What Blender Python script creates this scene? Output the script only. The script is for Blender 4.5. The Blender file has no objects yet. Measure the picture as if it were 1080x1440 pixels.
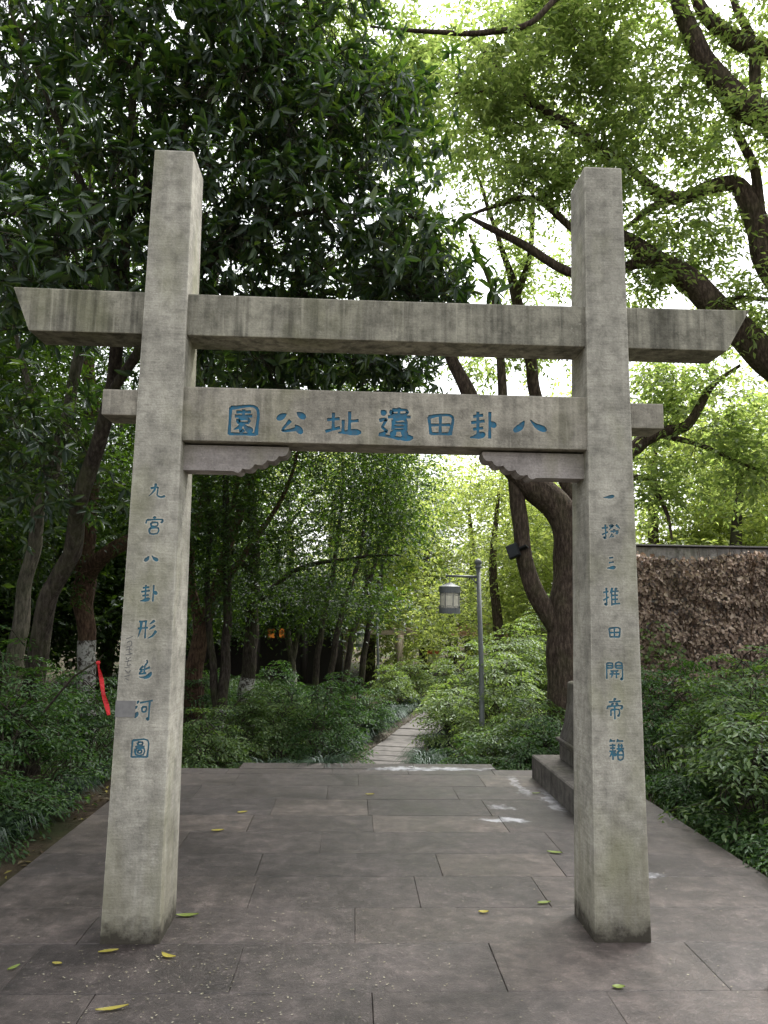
import bpy, bmesh, math, random
import numpy as np
from mathutils import Vector, Matrix
RNG = np.random.default_rng(11); random.seed(5)
sc = bpy.context.scene
C = sc.collection
# ------------------------------------------------------------------ camera
CX, CD, YAW, PITCH, ROLL, FPX, CZ = -0.1645, 3.8071, 0.0405, 0.1326, 0.0149, 1035.3, 1.6
def cam_axes():
    cy, sy, cp, sp = math.cos(YAW), math.sin(YAW), math.cos(PITCH), math.sin(PITCH)
    f = Vector((sy*cp, cy*cp, sp)); r = Vector((cy, -sy, 0)); u = r.cross(f)
    c, s = math.cos(ROLL), math.sin(ROLL)
    return c*r + s*u, -s*r + c*u, f
CR, CU, CF = cam_axes(); CLOC = Vector((CX, -CD, CZ))
cam = bpy.data.objects.new('camera', bpy.data.cameras.new('camera')); C.objects.link(cam)
cam.matrix_world = Matrix(((CR.x, CU.x, -CF.x, CLOC.x), (CR.y, CU.y, -CF.y, CLOC.y), (CR.z, CU.z, -CF.z, CLOC.z), (0, 0, 0, 1)))
cam.data.sensor_fit = 'VERTICAL'; cam.data.sensor_height = 36; cam.data.lens = 36*FPX/1440
cam.data.clip_end = 1000; cam.data.clip_start = .05; sc.camera = cam
sc.render.resolution_x, sc.render.resolution_y = 768, 1024
# ------------------------------------------------------------------ sky, sun, exposure (bright overcast)
SUN_EL, SUN_AZ = math.radians(62), math.radians(35)      # azimuth clockwise from +Y
w = bpy.data.worlds.new('World'); sc.world = w; w.use_nodes = True
nt = w.node_tree; bg = nt.nodes['Background']
sky = nt.nodes.new('ShaderNodeTexSky'); sky.sky_type = 'NISHITA'; sky.sun_disc = False
sky.sun_elevation = SUN_EL; sky.sun_rotation = SUN_AZ; sky.dust_density = 4; sky.air_density = 1.3
hs = nt.nodes.new('ShaderNodeHueSaturation'); hs.inputs['Saturation'].default_value = .16
nt.links.new(sky.outputs[0], hs.inputs['Color']); nt.links.new(hs.outputs[0], bg.inputs[0])
bg.inputs[1].default_value = .105
sd = bpy.data.lights.new('sun', 'SUN'); sd.energy = 1.5; sd.angle = math.radians(30); sd.color = (1, .97, .92)
sun = bpy.data.objects.new('sun', sd); C.objects.link(sun)
dsun = Vector((math.sin(SUN_AZ)*math.cos(SUN_EL), math.cos(SUN_AZ)*math.cos(SUN_EL), math.sin(SUN_EL)))
sun.rotation_euler = dsun.to_track_quat('Z', 'Y').to_euler(); sun.location = dsun*40
vs = sc.view_settings; vs.view_transform = 'Standard'; vs.look = 'None'; vs.gamma = 1; vs.exposure = 2.12
sc.cycles.max_bounces = 6; sc.cycles.diffuse_bounces = 3; sc.cycles.glossy_bounces = 2; sc.cycles.transmission_bounces = 3
# ------------------------------------------------------------------ helpers
def at(px, py, Y):
    "world point on the plane y = Y seen at a spot of the 1080x1440 photograph (layout aid)"
    d = CF + CR*((px-540)/FPX) + CU*((720-py)/FPX)
    return CLOC + d*((Y-CLOC.y)/d.y)
def tag(o, label=None, cat=None, group=None, kind=None):
    for k, v in (('label', label), ('category', cat), ('group', group), ('kind', kind)):
        if v: o[k] = v
    return o
def link(name, me, mat=None, parent=None):
    o = bpy.data.objects.new(name, me); C.objects.link(o)
    if mat is not None and me is not None and not me.materials: me.materials.append(mat)
    if parent: o.parent = parent
    return o
def empty(name, loc, label, cat, group=None, rz=0):
    o = bpy.data.objects.new(name, None); C.objects.link(o); o.location = loc; o.rotation_euler.z = rz
    o.empty_display_size = .1
    return tag(o, label, cat, group)
def mesh_np(name, V, F, smooth=False):
    V = np.asarray(V, np.float32); F = np.asarray(F, np.int32)
    me = bpy.data.meshes.new(name); n, k = F.shape
    me.vertices.add(len(V)); me.vertices.foreach_set('co', V.ravel())
    me.loops.add(n*k); me.loops.foreach_set('vertex_index', F.ravel())
    me.polygons.add(n); me.polygons.foreach_set('loop_start', np.arange(n, dtype=np.int32)*k)
    me.polygons.foreach_set('loop_total', np.full(n, k, np.int32))
    if smooth: me.polygons.foreach_set('use_smooth', np.ones(n, bool))
    me.update(calc_edges=True)
    return me
class MB:
    def __init__(s): s.v = []; s.f = []
    def add(s, v, f):
        b = len(s.v); s.v += [tuple(p) for p in v]; s.f += [tuple(i+b for i in q) for q in f]
    def box(s, a, b):
        (x0, y0, z0), (x1, y1, z1) = a, b
        s.add([(x0,y0,z0),(x1,y0,z0),(x1,y1,z0),(x0,y1,z0),(x0,y0,z1),(x1,y0,z1),(x1,y1,z1),(x0,y1,z1)],
              [(0,3,2,1),(4,5,6,7),(0,1,5,4),(1,2,6,5),(2,3,7,6),(3,0,4,7)])
    def tube(s, pts, rad, n=8, cap=True):
        V, F = tube_np(pts, rad, n); b = len(s.v)
        s.v += [tuple(p) for p in V]; s.f += [tuple(int(i)+b for i in q) for q in F]
        if cap:
            s.f.append(tuple(b+i for i in range(n-1, -1, -1))); m = b+len(V)-n; s.f.append(tuple(m+i for i in range(n)))
    def lathe(s, prof, n=20, c=(0, 0, 0)):
        v = []; f = []
        for r, z in prof:
            for i in range(n):
                a = 2*math.pi*i/n; v.append((c[0]+r*math.cos(a), c[1]+r*math.sin(a), c[2]+z))
        for j in range(len(prof)-1):
            for i in range(n): f.append((j*n+i, j*n+(i+1) % n, (j+1)*n+(i+1) % n, (j+1)*n+i))
        f.append(tuple(range(n-1, -1, -1))); m = (len(prof)-1)*n; f.append(tuple(m+i for i in range(n)))
        s.add(v, f)
    def prism(s, poly, y0, y1):
        "polygon in x,z pulled from y0 (front) to y1"
        n = len(poly); v = [(x, y0, z) for x, z in poly]+[(x, y1, z) for x, z in poly]
        s.add(v, [tuple(range(n)), tuple(range(2*n-1, n-1, -1))]+[(i, n+i, n+(i+1) % n, (i+1) % n) for i in range(n)])
    def build(s, name, mat, parent=None, bevel=0, smooth=False, seg=1):
        me = bpy.data.meshes.new(name); me.from_pydata(s.v, [], s.f)
        bm = bmesh.new(); bm.from_mesh(me)
        bmesh.ops.recalc_face_normals(bm, faces=bm.faces)
        if bevel: bmesh.ops.bevel(bm, geom=[e for e in bm.edges if len(e.link_faces) == 2 and e.calc_face_angle(0) > .5], offset=bevel, segments=seg, affect='EDGES', profile=.6)
        bm.to_mesh(me); bm.free()
        if smooth:
            for p in me.polygons: p.use_smooth = True
        return link(name, me, mat, parent)
def tube_np(P, R, n):
    P = np.asarray(P, float); R = np.broadcast_to(np.asarray(R, float), (len(P),))
    T = np.gradient(P, axis=0); T /= np.linalg.norm(T, axis=1)[:, None]+1e-9
    a = np.array([0, 0, 1.]) if abs(T[0][2]) < .9 else np.array([1., 0, 0])
    U = np.cross(a, T[0]); U /= np.linalg.norm(U); V = []
    th = np.arange(n)*2*np.pi/n
    for p, t, r in zip(P, T, R):
        U = U-t*(U@t); U /= np.linalg.norm(U)+1e-9; W = np.cross(t, U)
        V.append(p+r*(np.cos(th)[:, None]*U+np.sin(th)[:, None]*W))
    V = np.concatenate(V); F = []
    for j in range(len(P)-1):
        for i in range(n): F.append((j*n+i, j*n+(i+1) % n, (j+1)*n+(i+1) % n, (j+1)*n+i))
    return V, np.array(F)
def catmull(P, R, step=.12):
    P = np.asarray(P, float); R = np.asarray(R, float)
    Q = np.vstack([2*P[0]-P[1], P, 2*P[-1]-P[-2]]); op = []; orr = []
    for i in range(len(P)-1):
        n = max(2, int(np.linalg.norm(P[i+1]-P[i])/step))
        for t in np.arange(n)/n:
            a, b, c, d = Q[i:i+4]
            op.append(.5*((2*b)+(c-a)*t+(2*a-5*b+4*c-d)*t*t+(3*b-a-3*c+d)*t**3)); orr.append(R[i]*(1-t)+R[i+1]*t)
    op.append(P[-1]); orr.append(R[-1])
    return np.array(op), np.array(orr)
def nrm(a): return a/(np.linalg.norm(a, axis=-1, keepdims=True)+1e-9)
# ------------------------------------------------------------------ materials
def mat(name, rough=.8, spec=.3):
    m = bpy.data.materials.new(name); m.use_nodes = True; n = m.node_tree
    b = n.nodes['Principled BSDF']; b.inputs['Roughness'].default_value = rough; b.inputs['Specular IOR Level'].default_value = spec
    return m, n, b
def N(n, t, **kw):
    q = n.nodes.new(t)
    for k, v in kw.items():
        if k.startswith('i_'): q.inputs[k[2:].replace('_', ' ')].default_value = v
        else: setattr(q, k, v)
    return q
def noise(n, scale, detail=4, vec=None, rough=.55, dist=0):
    q = N(n, 'ShaderNodeTexNoise', i_Scale=scale, i_Detail=detail, i_Roughness=rough, i_Distortion=dist)
    if vec is not None: n.links.new(vec, q.inputs['Vector'])
    return q.outputs['Fac']
def mapping(n, vec, scale=(1, 1, 1)):
    q = N(n, 'ShaderNodeMapping'); q.inputs['Scale'].default_value = scale; n.links.new(vec, q.inputs[0]); return q.outputs[0]
def ramp(n, fac, *stops):
    q = n.nodes.new('ShaderNodeValToRGB'); e = q.color_ramp.elements
    while len(e) < len(stops): e.new(.5)
    for el, (p, c) in zip(e, stops):
        el.position = p; el.color = (*c, 1) if len(c) == 3 else c
    n.links.new(fac, q.inputs[0]); return q.outputs[0]
def mixc(n, fac, a, b, mode='MIX'):
    q = N(n, 'ShaderNodeMix', data_type='RGBA', blend_type=mode)
    for i, v in ((0, fac), (6, a), (7, b)):
        if hasattr(v, 'links') or hasattr(v, 'is_linked'): n.links.new(v, q.inputs[i])
        elif i == 0: q.inputs[0].default_value = v
        else: q.inputs[i].default_value = (*v, 1)
    return q.outputs[2]
def math_(n, op, a, b=0.):
    q = N(n, 'ShaderNodeMath', operation=op)
    for i, v in ((0, a), (1, b)):
        if isinstance(v, (int, float)): q.inputs[i].default_value = v
        else: n.links.new(v, q.inputs[i])
    return q.outputs[0]
def bump(n, b, h, strength=.3, dist=.01):
    q = N(n, 'ShaderNodeBump', i_Strength=strength, i_Distance=dist); n.links.new(h, q.inputs['Height']); n.links.new(q.outputs[0], b.inputs['Normal'])
def g(v): return (v, v, v)
def stone_mat(name, base, hatch=1., streak=0., grime=.6, dirt_shade_z=.0, wear=0):
    m, n, b = mat(name, .88, .25); geo = N(n, 'ShaderNodeNewGeometry'); P = geo.outputs['Position']
    big = noise(n, 3.2, 5, P); fine = noise(n, 90, 3, P, .7); mid = noise(n, 14, 5, P, .65)
    c = ramp(n, big, (.34, [x*.74 for x in base]), (.5, base), (.64, [x*1.22 for x in base]))
    c = mixc(n, grime, c, ramp(n, mid, (.32, g(.45)), (.5, g(.95)), (.68, g(1.25))), 'MULTIPLY')
    c = mixc(n, ramp(n, noise(n, 26, 5, P, .8), (.58, g(0)), (.68, g(.45))), c, [min(.7, x*1.55) for x in base])
    c = mixc(n, .55, c, ramp(n, fine, (.3, g(.62)), (.6, g(1.1))), 'MULTIPLY')
    hl = noise(n, 1, 4, mapping(n, P, (9, 9, 105)), .6)                   # horizontal tool marks
    c = mixc(n, .5*hatch, c, ramp(n, hl, (.35, g(.6)), (.62, g(1.18))), 'MULTIPLY')
    algae = noise(n, 2.1, 4, mapping(n, P, (1.3, 1.3, .7)))
    c = mixc(n, ramp(n, algae, (.5, g(0)), (.72, g(.6))), c, (base[0]*.62, base[1]*.66, base[2]*.42))
    if streak:                                                            # rain runs, dark and lime-white
        s1 = noise(n, 1, 4, mapping(n, P, (17, 17, 1.1)), .6); s2 = noise(n, 1, 3, mapping(n, P, (30, 30, 1.6)))
        c = mixc(n, streak, c, ramp(n, s1, (.36, g(.42)), (.56, g(1.05))), 'MULTIPLY')
        c = mixc(n, ramp(n, s2, (.62, g(0)), (.72, g(.55*streak))), c, [min(.8, x*1.75) for x in base])
    if wear:
        bv = N(n, 'ShaderNodeBevel', samples=4, i_Radius=.016); dt = N(n, 'ShaderNodeVectorMath', operation='DOT_PRODUCT'); n.links.new(bv.outputs[0], dt.inputs[0]); n.links.new(geo.outputs['Normal'], dt.inputs[1])
        ed = math_(n, 'MULTIPLY', ramp(n, dt.outputs['Value'], (.8, g(1)), (.985, g(0))), ramp(n, noise(n, 7, 5, P, .7), (.38, g(.1)), (.58, g(wear))))
        c = mixc(n, ed, c, [min(.75, x*1.7) for x in base])
    if dirt_shade_z:
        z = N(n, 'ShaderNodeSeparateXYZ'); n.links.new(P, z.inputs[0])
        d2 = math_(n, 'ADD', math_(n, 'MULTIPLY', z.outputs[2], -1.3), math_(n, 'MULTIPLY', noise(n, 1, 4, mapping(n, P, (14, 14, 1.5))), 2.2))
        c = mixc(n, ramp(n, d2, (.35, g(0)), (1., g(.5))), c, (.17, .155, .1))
        d = math_(n, 'ADD', math_(n, 'MULTIPLY', z.outputs[2], -1/dirt_shade_z), math_(n, 'MULTIPLY', mid, 1.3))
        c = mixc(n, ramp(n, d, (.1, g(0)), (.55, g(.9))), c, (.028, .023, .017))  # dark foot band: dirt, with the contact shadow painted into the colour
    n.links.new(c, b.inputs['Base Color'])
    h = math_(n, 'ADD', math_(n, 'MULTIPLY', hl, .9*hatch), math_(n, 'ADD', fine, math_(n, 'MULTIPLY', mid, .6)))
    bump(n, b, h, .5, .006)
    return m
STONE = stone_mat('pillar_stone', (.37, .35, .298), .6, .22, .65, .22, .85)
BEAM = stone_mat('beam_stone', (.27, .255, .205), .4, .85, .7, 0, .5)
LBEAM = stone_mat('sign_beam_stone', (.32, .295, .245), .4, .45, .65, 0, .5)
BRK = stone_mat('bracket_stone', (.36, .325, .305), .5, .15, .4)
PLINTH = stone_mat('plinth_stone', (.13, .118, .105), .3, .5, .8)
def paint_mat(name, col, wear=.5):
    m, n, b = mat(name, .6); P = N(n, 'ShaderNodeNewGeometry').outputs['Position']
    c = mixc(n, ramp(n, noise(n, 45, 4, P), (.38, g(min(1, 1.3*wear))), (.58, g(0))), col, [x*.55+.04 for x in col])
    n.links.new(c, b.inputs['Base Color']); return m
BLUE = paint_mat('blue_paint', (.022, .145, .25), .7); TEAL = paint_mat('faded_blue_paint', (.03, .14, .21), .9)
INK = paint_mat('pencil_grey', (.12, .12, .12)); TAPE = paint_mat('grey_tape', (.2, .195, .19), .5)
RED = paint_mat('red_cloth', (.55, .015, .02), .3)
def plain(name, col, rough=.6, spec=.4, metal=0, var=.35, scale=12):
    m, n, b = mat(name, rough, spec); P = N(n, 'ShaderNodeNewGeometry').outputs['Position']
    c = mixc(n, var, col, ramp(n, noise(n, scale, 5, P), (.3, g(.45)), (.7, g(1.25))), 'MULTIPLY')
    n.links.new(c, b.inputs['Base Color']); b.inputs['Metallic'].default_value = metal; return m
LAMPM = plain('grey_lamp_metal', (.13, .14, .14), .5, .5, 0, .3); PANEL = plain('cream_lantern_panel', (.72, .68, .55), .5)
BLACKM = plain('black_metal', (.012, .012, .013), .6, .2); GLASS = plain('dark_glass', (.03, .033, .036), .2, .6, 0, .1)
TIMBER = plain('dark_timber', (.016, .011, .009), .7); TILE = plain('grey_roof_tile', (.06, .06, .063), .8)
REDTILE = plain('reddish_roof', (.30, .16, .12), .8); PALE = plain('pale_post', (.42, .34, .26), .8); WHITE = plain('lime_white', (.62, .60, .56), .9, .2, 0, .6, 25)
LIME, n, bs = mat('patchy_lime_wash', .95, .1); P = N(n, 'ShaderNodeNewGeometry').outputs['Position']
n.links.new(mixc(n, ramp(n, noise(n, 16, 6, P, .75), (.44, g(0)), (.54, g(1))), (.06, .05, .04), (.42, .41, .38)), bs.inputs['Base Color'])
def bark_mat(name, c1, c2, moss=.3, scale=1.):
    m, n, b = mat(name, .92, .15); P = N(n, 'ShaderNodeNewGeometry').outputs['Position']
    v = N(n, 'ShaderNodeTexNoise', i_Scale=1., i_Detail=6, i_Roughness=.68); n.links.new(mapping(n, P, (32*scale, 32*scale, 9*scale)), v.inputs[0])
    c = ramp(n, v.outputs['Fac'], (.34, [x*.4 for x in c1]), (.5, c1), (.66, c2))
    c = mixc(n, ramp(n, noise(n, 3, 4, P), (.45, g(0)), (.7, g(moss))), c, (.07, .085, .03))
    n.links.new(c, b.inputs['Base Color']); bump(n, b, v.outputs['Fac'], .9, .03); return m
BARK = bark_mat('camphor_bark', (.062, .045, .034), (.13, .098, .075), .25)
BARKR = bark_mat('reddish_bark', (.085, .052, .036), (.17, .105, .07), .15)
BARKG = bark_mat('grey_bark', (.085, .075, .058), (.15, .135, .105), .4)
BARKD = bark_mat('dark_bark', (.04, .032, .026), (.08, .066, .052), .4)
def leaf_mat(name, cols, trans, tmix=.35, gloss=.07, rough=.38):
    m = bpy.data.materials.new(name); m.use_nodes = True; n = m.node_tree; n.nodes.remove(n.nodes['Principled BSDF'])
    out = n.nodes['Material Output']; geo = N(n, 'ShaderNodeNewGeometry')
    r = geo.outputs['Random Per Island']; k = len(cols)
    c = ramp(n, r, *[(i/(k-1), cols[i]) for i in range(k)])
    big = ramp(n, noise(n, 1.4, 3, geo.outputs['Position']), (.3, g(.7)), (.7, g(1.25)))
    c = mixc(n, .7, c, big, 'MULTIPLY')
    ct = mixc(n, 1., c, trans, 'MULTIPLY')
    d = N(n, 'ShaderNodeBsdfDiffuse'); t = N(n, 'ShaderNodeBsdfTranslucent'); gl = N(n, 'ShaderNodeBsdfGlossy', i_Roughness=rough)
    n.links.new(c, d.inputs[0]); n.links.new(ct, t.inputs[0]); gl.inputs[0].default_value = (.9, .95, 1, 1)
    m1 = N(n, 'ShaderNodeMixShader'); m1.inputs[0].default_value = tmix; n.links.new(d.outputs[0], m1.inputs[1]); n.links.new(t.outputs[0], m1.inputs[2])
    lw = N(n, 'ShaderNodeLayerWeight', i_Blend=.25); f2 = math_(n, 'MULTIPLY_ADD', lw.outputs['Facing'], gloss*1.2)
    f2.node.inputs[2].default_value = gloss*.5
    m2 = N(n, 'ShaderNodeMixShader'); n.links.new(f2, m2.inputs[0]); n.links.new(m1.outputs[0], m2.inputs[1]); n.links.new(gl.outputs[0], m2.inputs[2])
    n.links.new(m2.outputs[0], out.inputs[0]); return m
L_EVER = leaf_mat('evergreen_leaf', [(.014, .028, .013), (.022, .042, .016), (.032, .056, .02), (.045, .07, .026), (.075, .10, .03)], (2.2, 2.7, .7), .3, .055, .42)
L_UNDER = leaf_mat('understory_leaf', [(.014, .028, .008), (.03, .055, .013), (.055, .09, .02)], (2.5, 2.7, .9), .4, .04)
L_CAMPH = leaf_mat('camphor_leaf', [(.085, .125, .04), (.12, .168, .055), (.155, .2, .075), (.19, .225, .1)], (2.6, 2.6, 1.6), .56, .035)
L_FAR = leaf_mat('far_leaf', [(.12, .162, .045), (.18, .225, .065), (.24, .275, .1)], (2.4, 2.35, 1.6), .56, .03)
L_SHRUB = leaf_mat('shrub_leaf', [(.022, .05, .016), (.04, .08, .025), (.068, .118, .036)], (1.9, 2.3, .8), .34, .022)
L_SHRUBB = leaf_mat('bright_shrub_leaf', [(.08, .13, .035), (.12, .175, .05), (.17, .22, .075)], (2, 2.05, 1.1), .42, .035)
L_GRASS = leaf_mat('grass_blade', [(.03, .06, .02), (.055, .1, .028), (.08, .12, .04)], (1.6, 1.9, .7), .3, .03)
L_MONDO = leaf_mat('mondo_blade', [(.02, .04, .02), (.032, .06, .03), (.05, .08, .045)], (1.3, 1.6, .9), .2, .05)
L_DRY = leaf_mat('dry_creeper_leaf', [(.07, .05, .04), (.22, .155, .12), (.38, .28, .22), (.6, .48, .39)], (1.2, 1, .8), .2, .02)
L_YELLOW = leaf_mat('yellow_leaf', [(.30, .26, .05), (.36, .31, .07)], (1.1, 1, .6), .2, .03)
L_YGREEN = leaf_mat('yellow_green_leaf', [(.15, .20, .05), (.19, .23, .06)], (1.1, 1.1, .6), .2, .03)
# ------------------------------------------------------------------ ground
def ss(a, b, x): t = np.clip((x-a)/(b-a), 0, 1); return t*t*(3-2*t)
def gz(x, y):
    x = np.asarray(x, float); y = np.asarray(y, float)
    z = -.07-(.34+.29*ss(-3, -.7, x))*ss(4.0, 5.2, y)
    z = z-.05*ss(0, 1, -.2-y)*0+.02*np.sin(x*1.7+y*.9)*ss(2.6, 4, np.abs(x-.15))
    return z
def soil_mat():
    m, n, b = mat('soil', .95, .1); P = N(n, 'ShaderNodeNewGeometry').outputs['Position']
    c = ramp(n, noise(n, 6, 6, P, .7), (.3, (.022, .017, .012)), (.5, (.05, .038, .026)), (.7, (.085, .066, .045)))
    c = mixc(n, ramp(n, noise(n, .8, 4, P), (.45, g(0)), (.62, g(.7))), c, (.035, .055, .018))
    n.links.new(c, b.inputs['Base Color']); bump(n, b, noise(n, 25, 5, P, .7), .8, .04); return m
ax = np.unique(np.concatenate([-np.geomspace(12, 300, 14), np.linspace(-12, 14, 60), np.geomspace(14, 300, 14)]))
ay = np.unique(np.concatenate([-np.geomspace(8, 300, 12), np.linspace(-8, 26, 86), np.geomspace(26, 400, 14)]))
gx, gy = np.meshgrid(ax, ay); nx = len(ax)
idx = np.arange(gx.size).reshape(gx.shape)
GF = np.stack([idx[:-1, :-1], idx[:-1, 1:], idx[1:, 1:], idx[1:, :-1]], -1).reshape(-1, 4)
tag(link('ground', mesh_np('ground', np.stack([gx, gy, gz(gx, gy)], -1).reshape(-1, 3), GF, True), soil_mat()), kind='structure')
# paving: base bed plus every slab its own piece
def paving_mat():
    m, n, b = mat('worn_paving_stone', .5, .5); P = N(n, 'ShaderNodeNewGeometry').outputs['Position']; oi = N(n, 'ShaderNodeObjectInfo')
    c = ramp(n, oi.outputs['Random'], (0, (.034, .027, .025)), (.3, (.062, .049, .044)), (.5, (.046, .037, .035)), (.75, (.055, .044, .040)), (1, (.088, .070, .060)))
    big = noise(n, 1.6, 5, P); mid = noise(n, 9, 6, P, .7); fine = noise(n, 120, 3, P, .7)
    c = mixc(n, .9, c, ramp(n, big, (.28, g(.5)), (.5, g(.95)), (.7, g(1.45))), 'MULTIPLY')
    c = mixc(n, .6, c, ramp(n, noise(n, 1, 6, mapping(n, P, (2.5, 11, 1)), .7, 1.2), (.32, g(.62)), (.5, g(1.)), (.68, g(1.4))), 'MULTIPLY')
    c = mixc(n, ramp(n, noise(n, 38, 5, P, .75), (.56, g(0)), (.66, g(.5))), c, (.17, .145, .13))
    c = mixc(n, 1., c, ramp(n, mid, (.3, g(.5)), (.5, g(.95)), (.68, g(1.6))), 'MULTIPLY')
    c = mixc(n, .5, c, ramp(n, fine, (.3, g(.7)), (.65, g(1.2))), 'MULTIPLY')
    dis = N(n, 'ShaderNodeVectorMath', operation='MULTIPLY_ADD'); nz = N(n, 'ShaderNodeTexNoise', i_Scale=5, i_Detail=6, i_Roughness=.75)
    n.links.new(P, nz.inputs[0]); n.links.new(nz.outputs['Color'], dis.inputs[0]); dis.inputs[1].default_value = (.55, .55, 0); n.links.new(P, dis.inputs[2])
    stain = None                                                          # lime-white spill marks
    for x, y, rx, ry, k in ((1.05, 2.13, .22, .09, .9), (1.12, 2.5, .12, .07, .6), (.62, 3.98, .75, .09, .95), (1.42, 3.25, .06, .5, .5), (1.6, 2.75, .08, .45, .55), (1.62, .95, .17, .1, .45)):
        q = N(n, 'ShaderNodeVectorMath', operation='SUBTRACT'); n.links.new(dis.outputs[0], q.inputs[0]); q.inputs[1].default_value = (x+.27, y+.27, 0)
        s2 = N(n, 'ShaderNodeVectorMath', operation='MULTIPLY'); n.links.new(q.outputs[0], s2.inputs[0]); s2.inputs[1].default_value = (1/rx, 1/ry, 0)
        ln = N(n, 'ShaderNodeVectorMath', operation='LENGTH'); n.links.new(s2.outputs[0], ln.inputs[0])
        v = math_(n, 'MULTIPLY', ramp(n, ln.outputs['Value'], (.55, g(1)), (.95, g(0))), k)
        stain = v if stain is None else math_(n, 'MAXIMUM', stain, v)
    stain = math_(n, 'MULTIPLY', stain, ramp(n, mid, (.36, g(.25)), (.55, g(1))))
    c = mixc(n, stain, c, (.47, .47, .5))
    blot = noise(n, 4.2, 3, P)
    c = mixc(n, ramp(n, blot, (.64, g(0)), (.72, g(.55))), c, (.035, .03, .03))
    n.links.new(c, b.inputs['Base Color'])
    n.links.new(ramp(n, big, (.3, g(.36)), (.7, g(.6))), b.inputs['Roughness'])
    bump(n, b, math_(n, 'ADD', mid, math_(n, 'MULTIPLY', fine, .7)), .6, .012); return m
PAVE = paving_mat(); BED = plain('dark_joint_earth', (.035, .028, .022), .95, .1)
bed = MB(); bed.box((-2.17, -7, -.6), (2.46, 3.94, -.022)); bed.box((-1.3, 3.9, -.6), (1.36, 4.2, -.024))
paving = tag(bed.build('paving', BED), kind='structure')
def slab(x0, x1, y0, y1, z=0., name='slab', parent=paving, m=PAVE, t=.07, gap=.0012, bev=.0025):
    x0 += gap; x1 -= gap; y0 += gap; y1 -= gap
    cx, cy = (x0+x1)/2, (y0+y1)/2; b = MB()
    j = lambda: random.uniform(-.0015, .0015)
    X0, X1, Y0, Y1 = x0-cx, x1-cx, y0-cy, y1-cy
    lo = [(X0+j(), Y0+j(), -t), (X1+j(), Y0+j(), -t), (X1+j(), Y1+j(), -t), (X0+j(), Y1+j(), -t)]
    up = [(p[0], p[1], -bev) for p in lo]; tp = [(p[0]-math.copysign(bev, p[0]), p[1]-math.copysign(bev, p[1]), random.uniform(-.0018, .0008)) for p in lo]
    b.add(lo+up+tp, [(3,2,1,0)]+[(a+i, a+(i+1) % 4, a+4+(i+1) % 4, a+4+i) for a in (0, 4) for i in range(4)]+[(8,9,10,11)])
    o = b.build(name, m, parent); o.location = (cx, cy, z); return o
rows = [3.94, 3.70, 3.22, 2.74, 2.24, 1.81, 1.33, .91, .437, .006, -.457]
while rows[-1] > -6.8: rows.append(rows[-1]-random.uniform(.43, .5))
seams = {4: [-.9, .02, 1.02, 1.95], 5: [-1.3, -.35, 1.28], 6: [-.72, .42, 1.18], 7: [-.7, .24, .96], 8: [-1.45, -.12, 1.1], 9: [-1.6, -.65, .53, 1.5], 10: [-1.2, -.05, .95]}
for i in range(len(rows)-1):
    xs = seams.get(i)
    if xs is None:
        xs = []; x = -2.15+random.uniform(.4, 1.1)
        while x < 1.9: xs.append(x); x += random.uniform(.75, 1.25)
    e = [-2.15]+xs+[2.16]
    for a, b in zip(e[:-1], e[1:]): slab(a, b, rows[i+1], rows[i])
y = 3.94
while y > -6.6: d = random.uniform(.8, 1.15); slab(2.16, 2.44, y-d, y, -.004, 'kerb_stone'); y -= d
for a, b in ((-1.27, -.42), (-.42, .5), (.5, 1.02), (1.02, 1.33)): slab(a, b, 3.94, 4.2, .004, 'edge_stone')
for k in range(4):                                                         # steps down to the path
    slab(-.9, 1.5, 4.2+k*.32, 4.2+(k+1)*.32, -.14*(k+1), 'step', None, PAVE, .2)
for o in [o for o in C.objects if o.name.startswith('step')]: tag(o, kind='structure')
# ------------------------------------------------------------------ winding path
PATHC = catmull([(.3, 5.4, 0), (.22, 6.6, 0), (.36, 7.7, 0), (.9, 9.7, 0), (1.66, 12.4, 0), (2.4, 14.8, 0), (3.2, 17.2, 0), (4.6, 19.5, 0)], [1]*8, .05)[0]
pbed = MB(); sel = PATHC[::8]; T = nrm(np.gradient(sel, axis=0)); S = np.stack([-T[:, 1], T[:, 0], 0*T[:, 0]], -1)
lft, rgt = sel+S*.47, sel-S*.42; n_ = len(sel)
pv = [(*p[:2], float(gz(p[0], p[1]))+.012) for p in lft]+[(*p[:2], float(gz(p[0], p[1]))+.012) for p in rgt]
pbed.add(pv, [(i, i+1, n_+i+1, n_+i) for i in range(n_-1)])
path = tag(pbed.build('path', BED), kind='structure')
PATHM = plain('path_slab_stone', (.125, .115, .108), .8, .3, 0, .7, 9)
arc = np.concatenate([[0], np.cumsum(np.linalg.norm(np.diff(PATHC, axis=0), axis=1))]); s_ = 0
while s_ < arc[-1]-.4:
    p = np.array([np.interp(s_+.18, arc, PATHC[:, i]) for i in range(3)]); q = np.array([np.interp(s_+.22, arc, PATHC[:, i]) for i in range(3)]); t = nrm(q-p)
    o = slab(-.4+random.uniform(-.02, .02), .4+random.uniform(-.02, .02), -.185, .185, 0, 'path_slab', path, PATHM, .05, .008, .008)
    o.location = (p[0], p[1], float(gz(p[0], p[1]))+.055+random.uniform(-.006, .006)); o.rotation_euler.z = math.atan2(t[1], t[0])-math.pi/2
    s_ += .385
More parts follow.
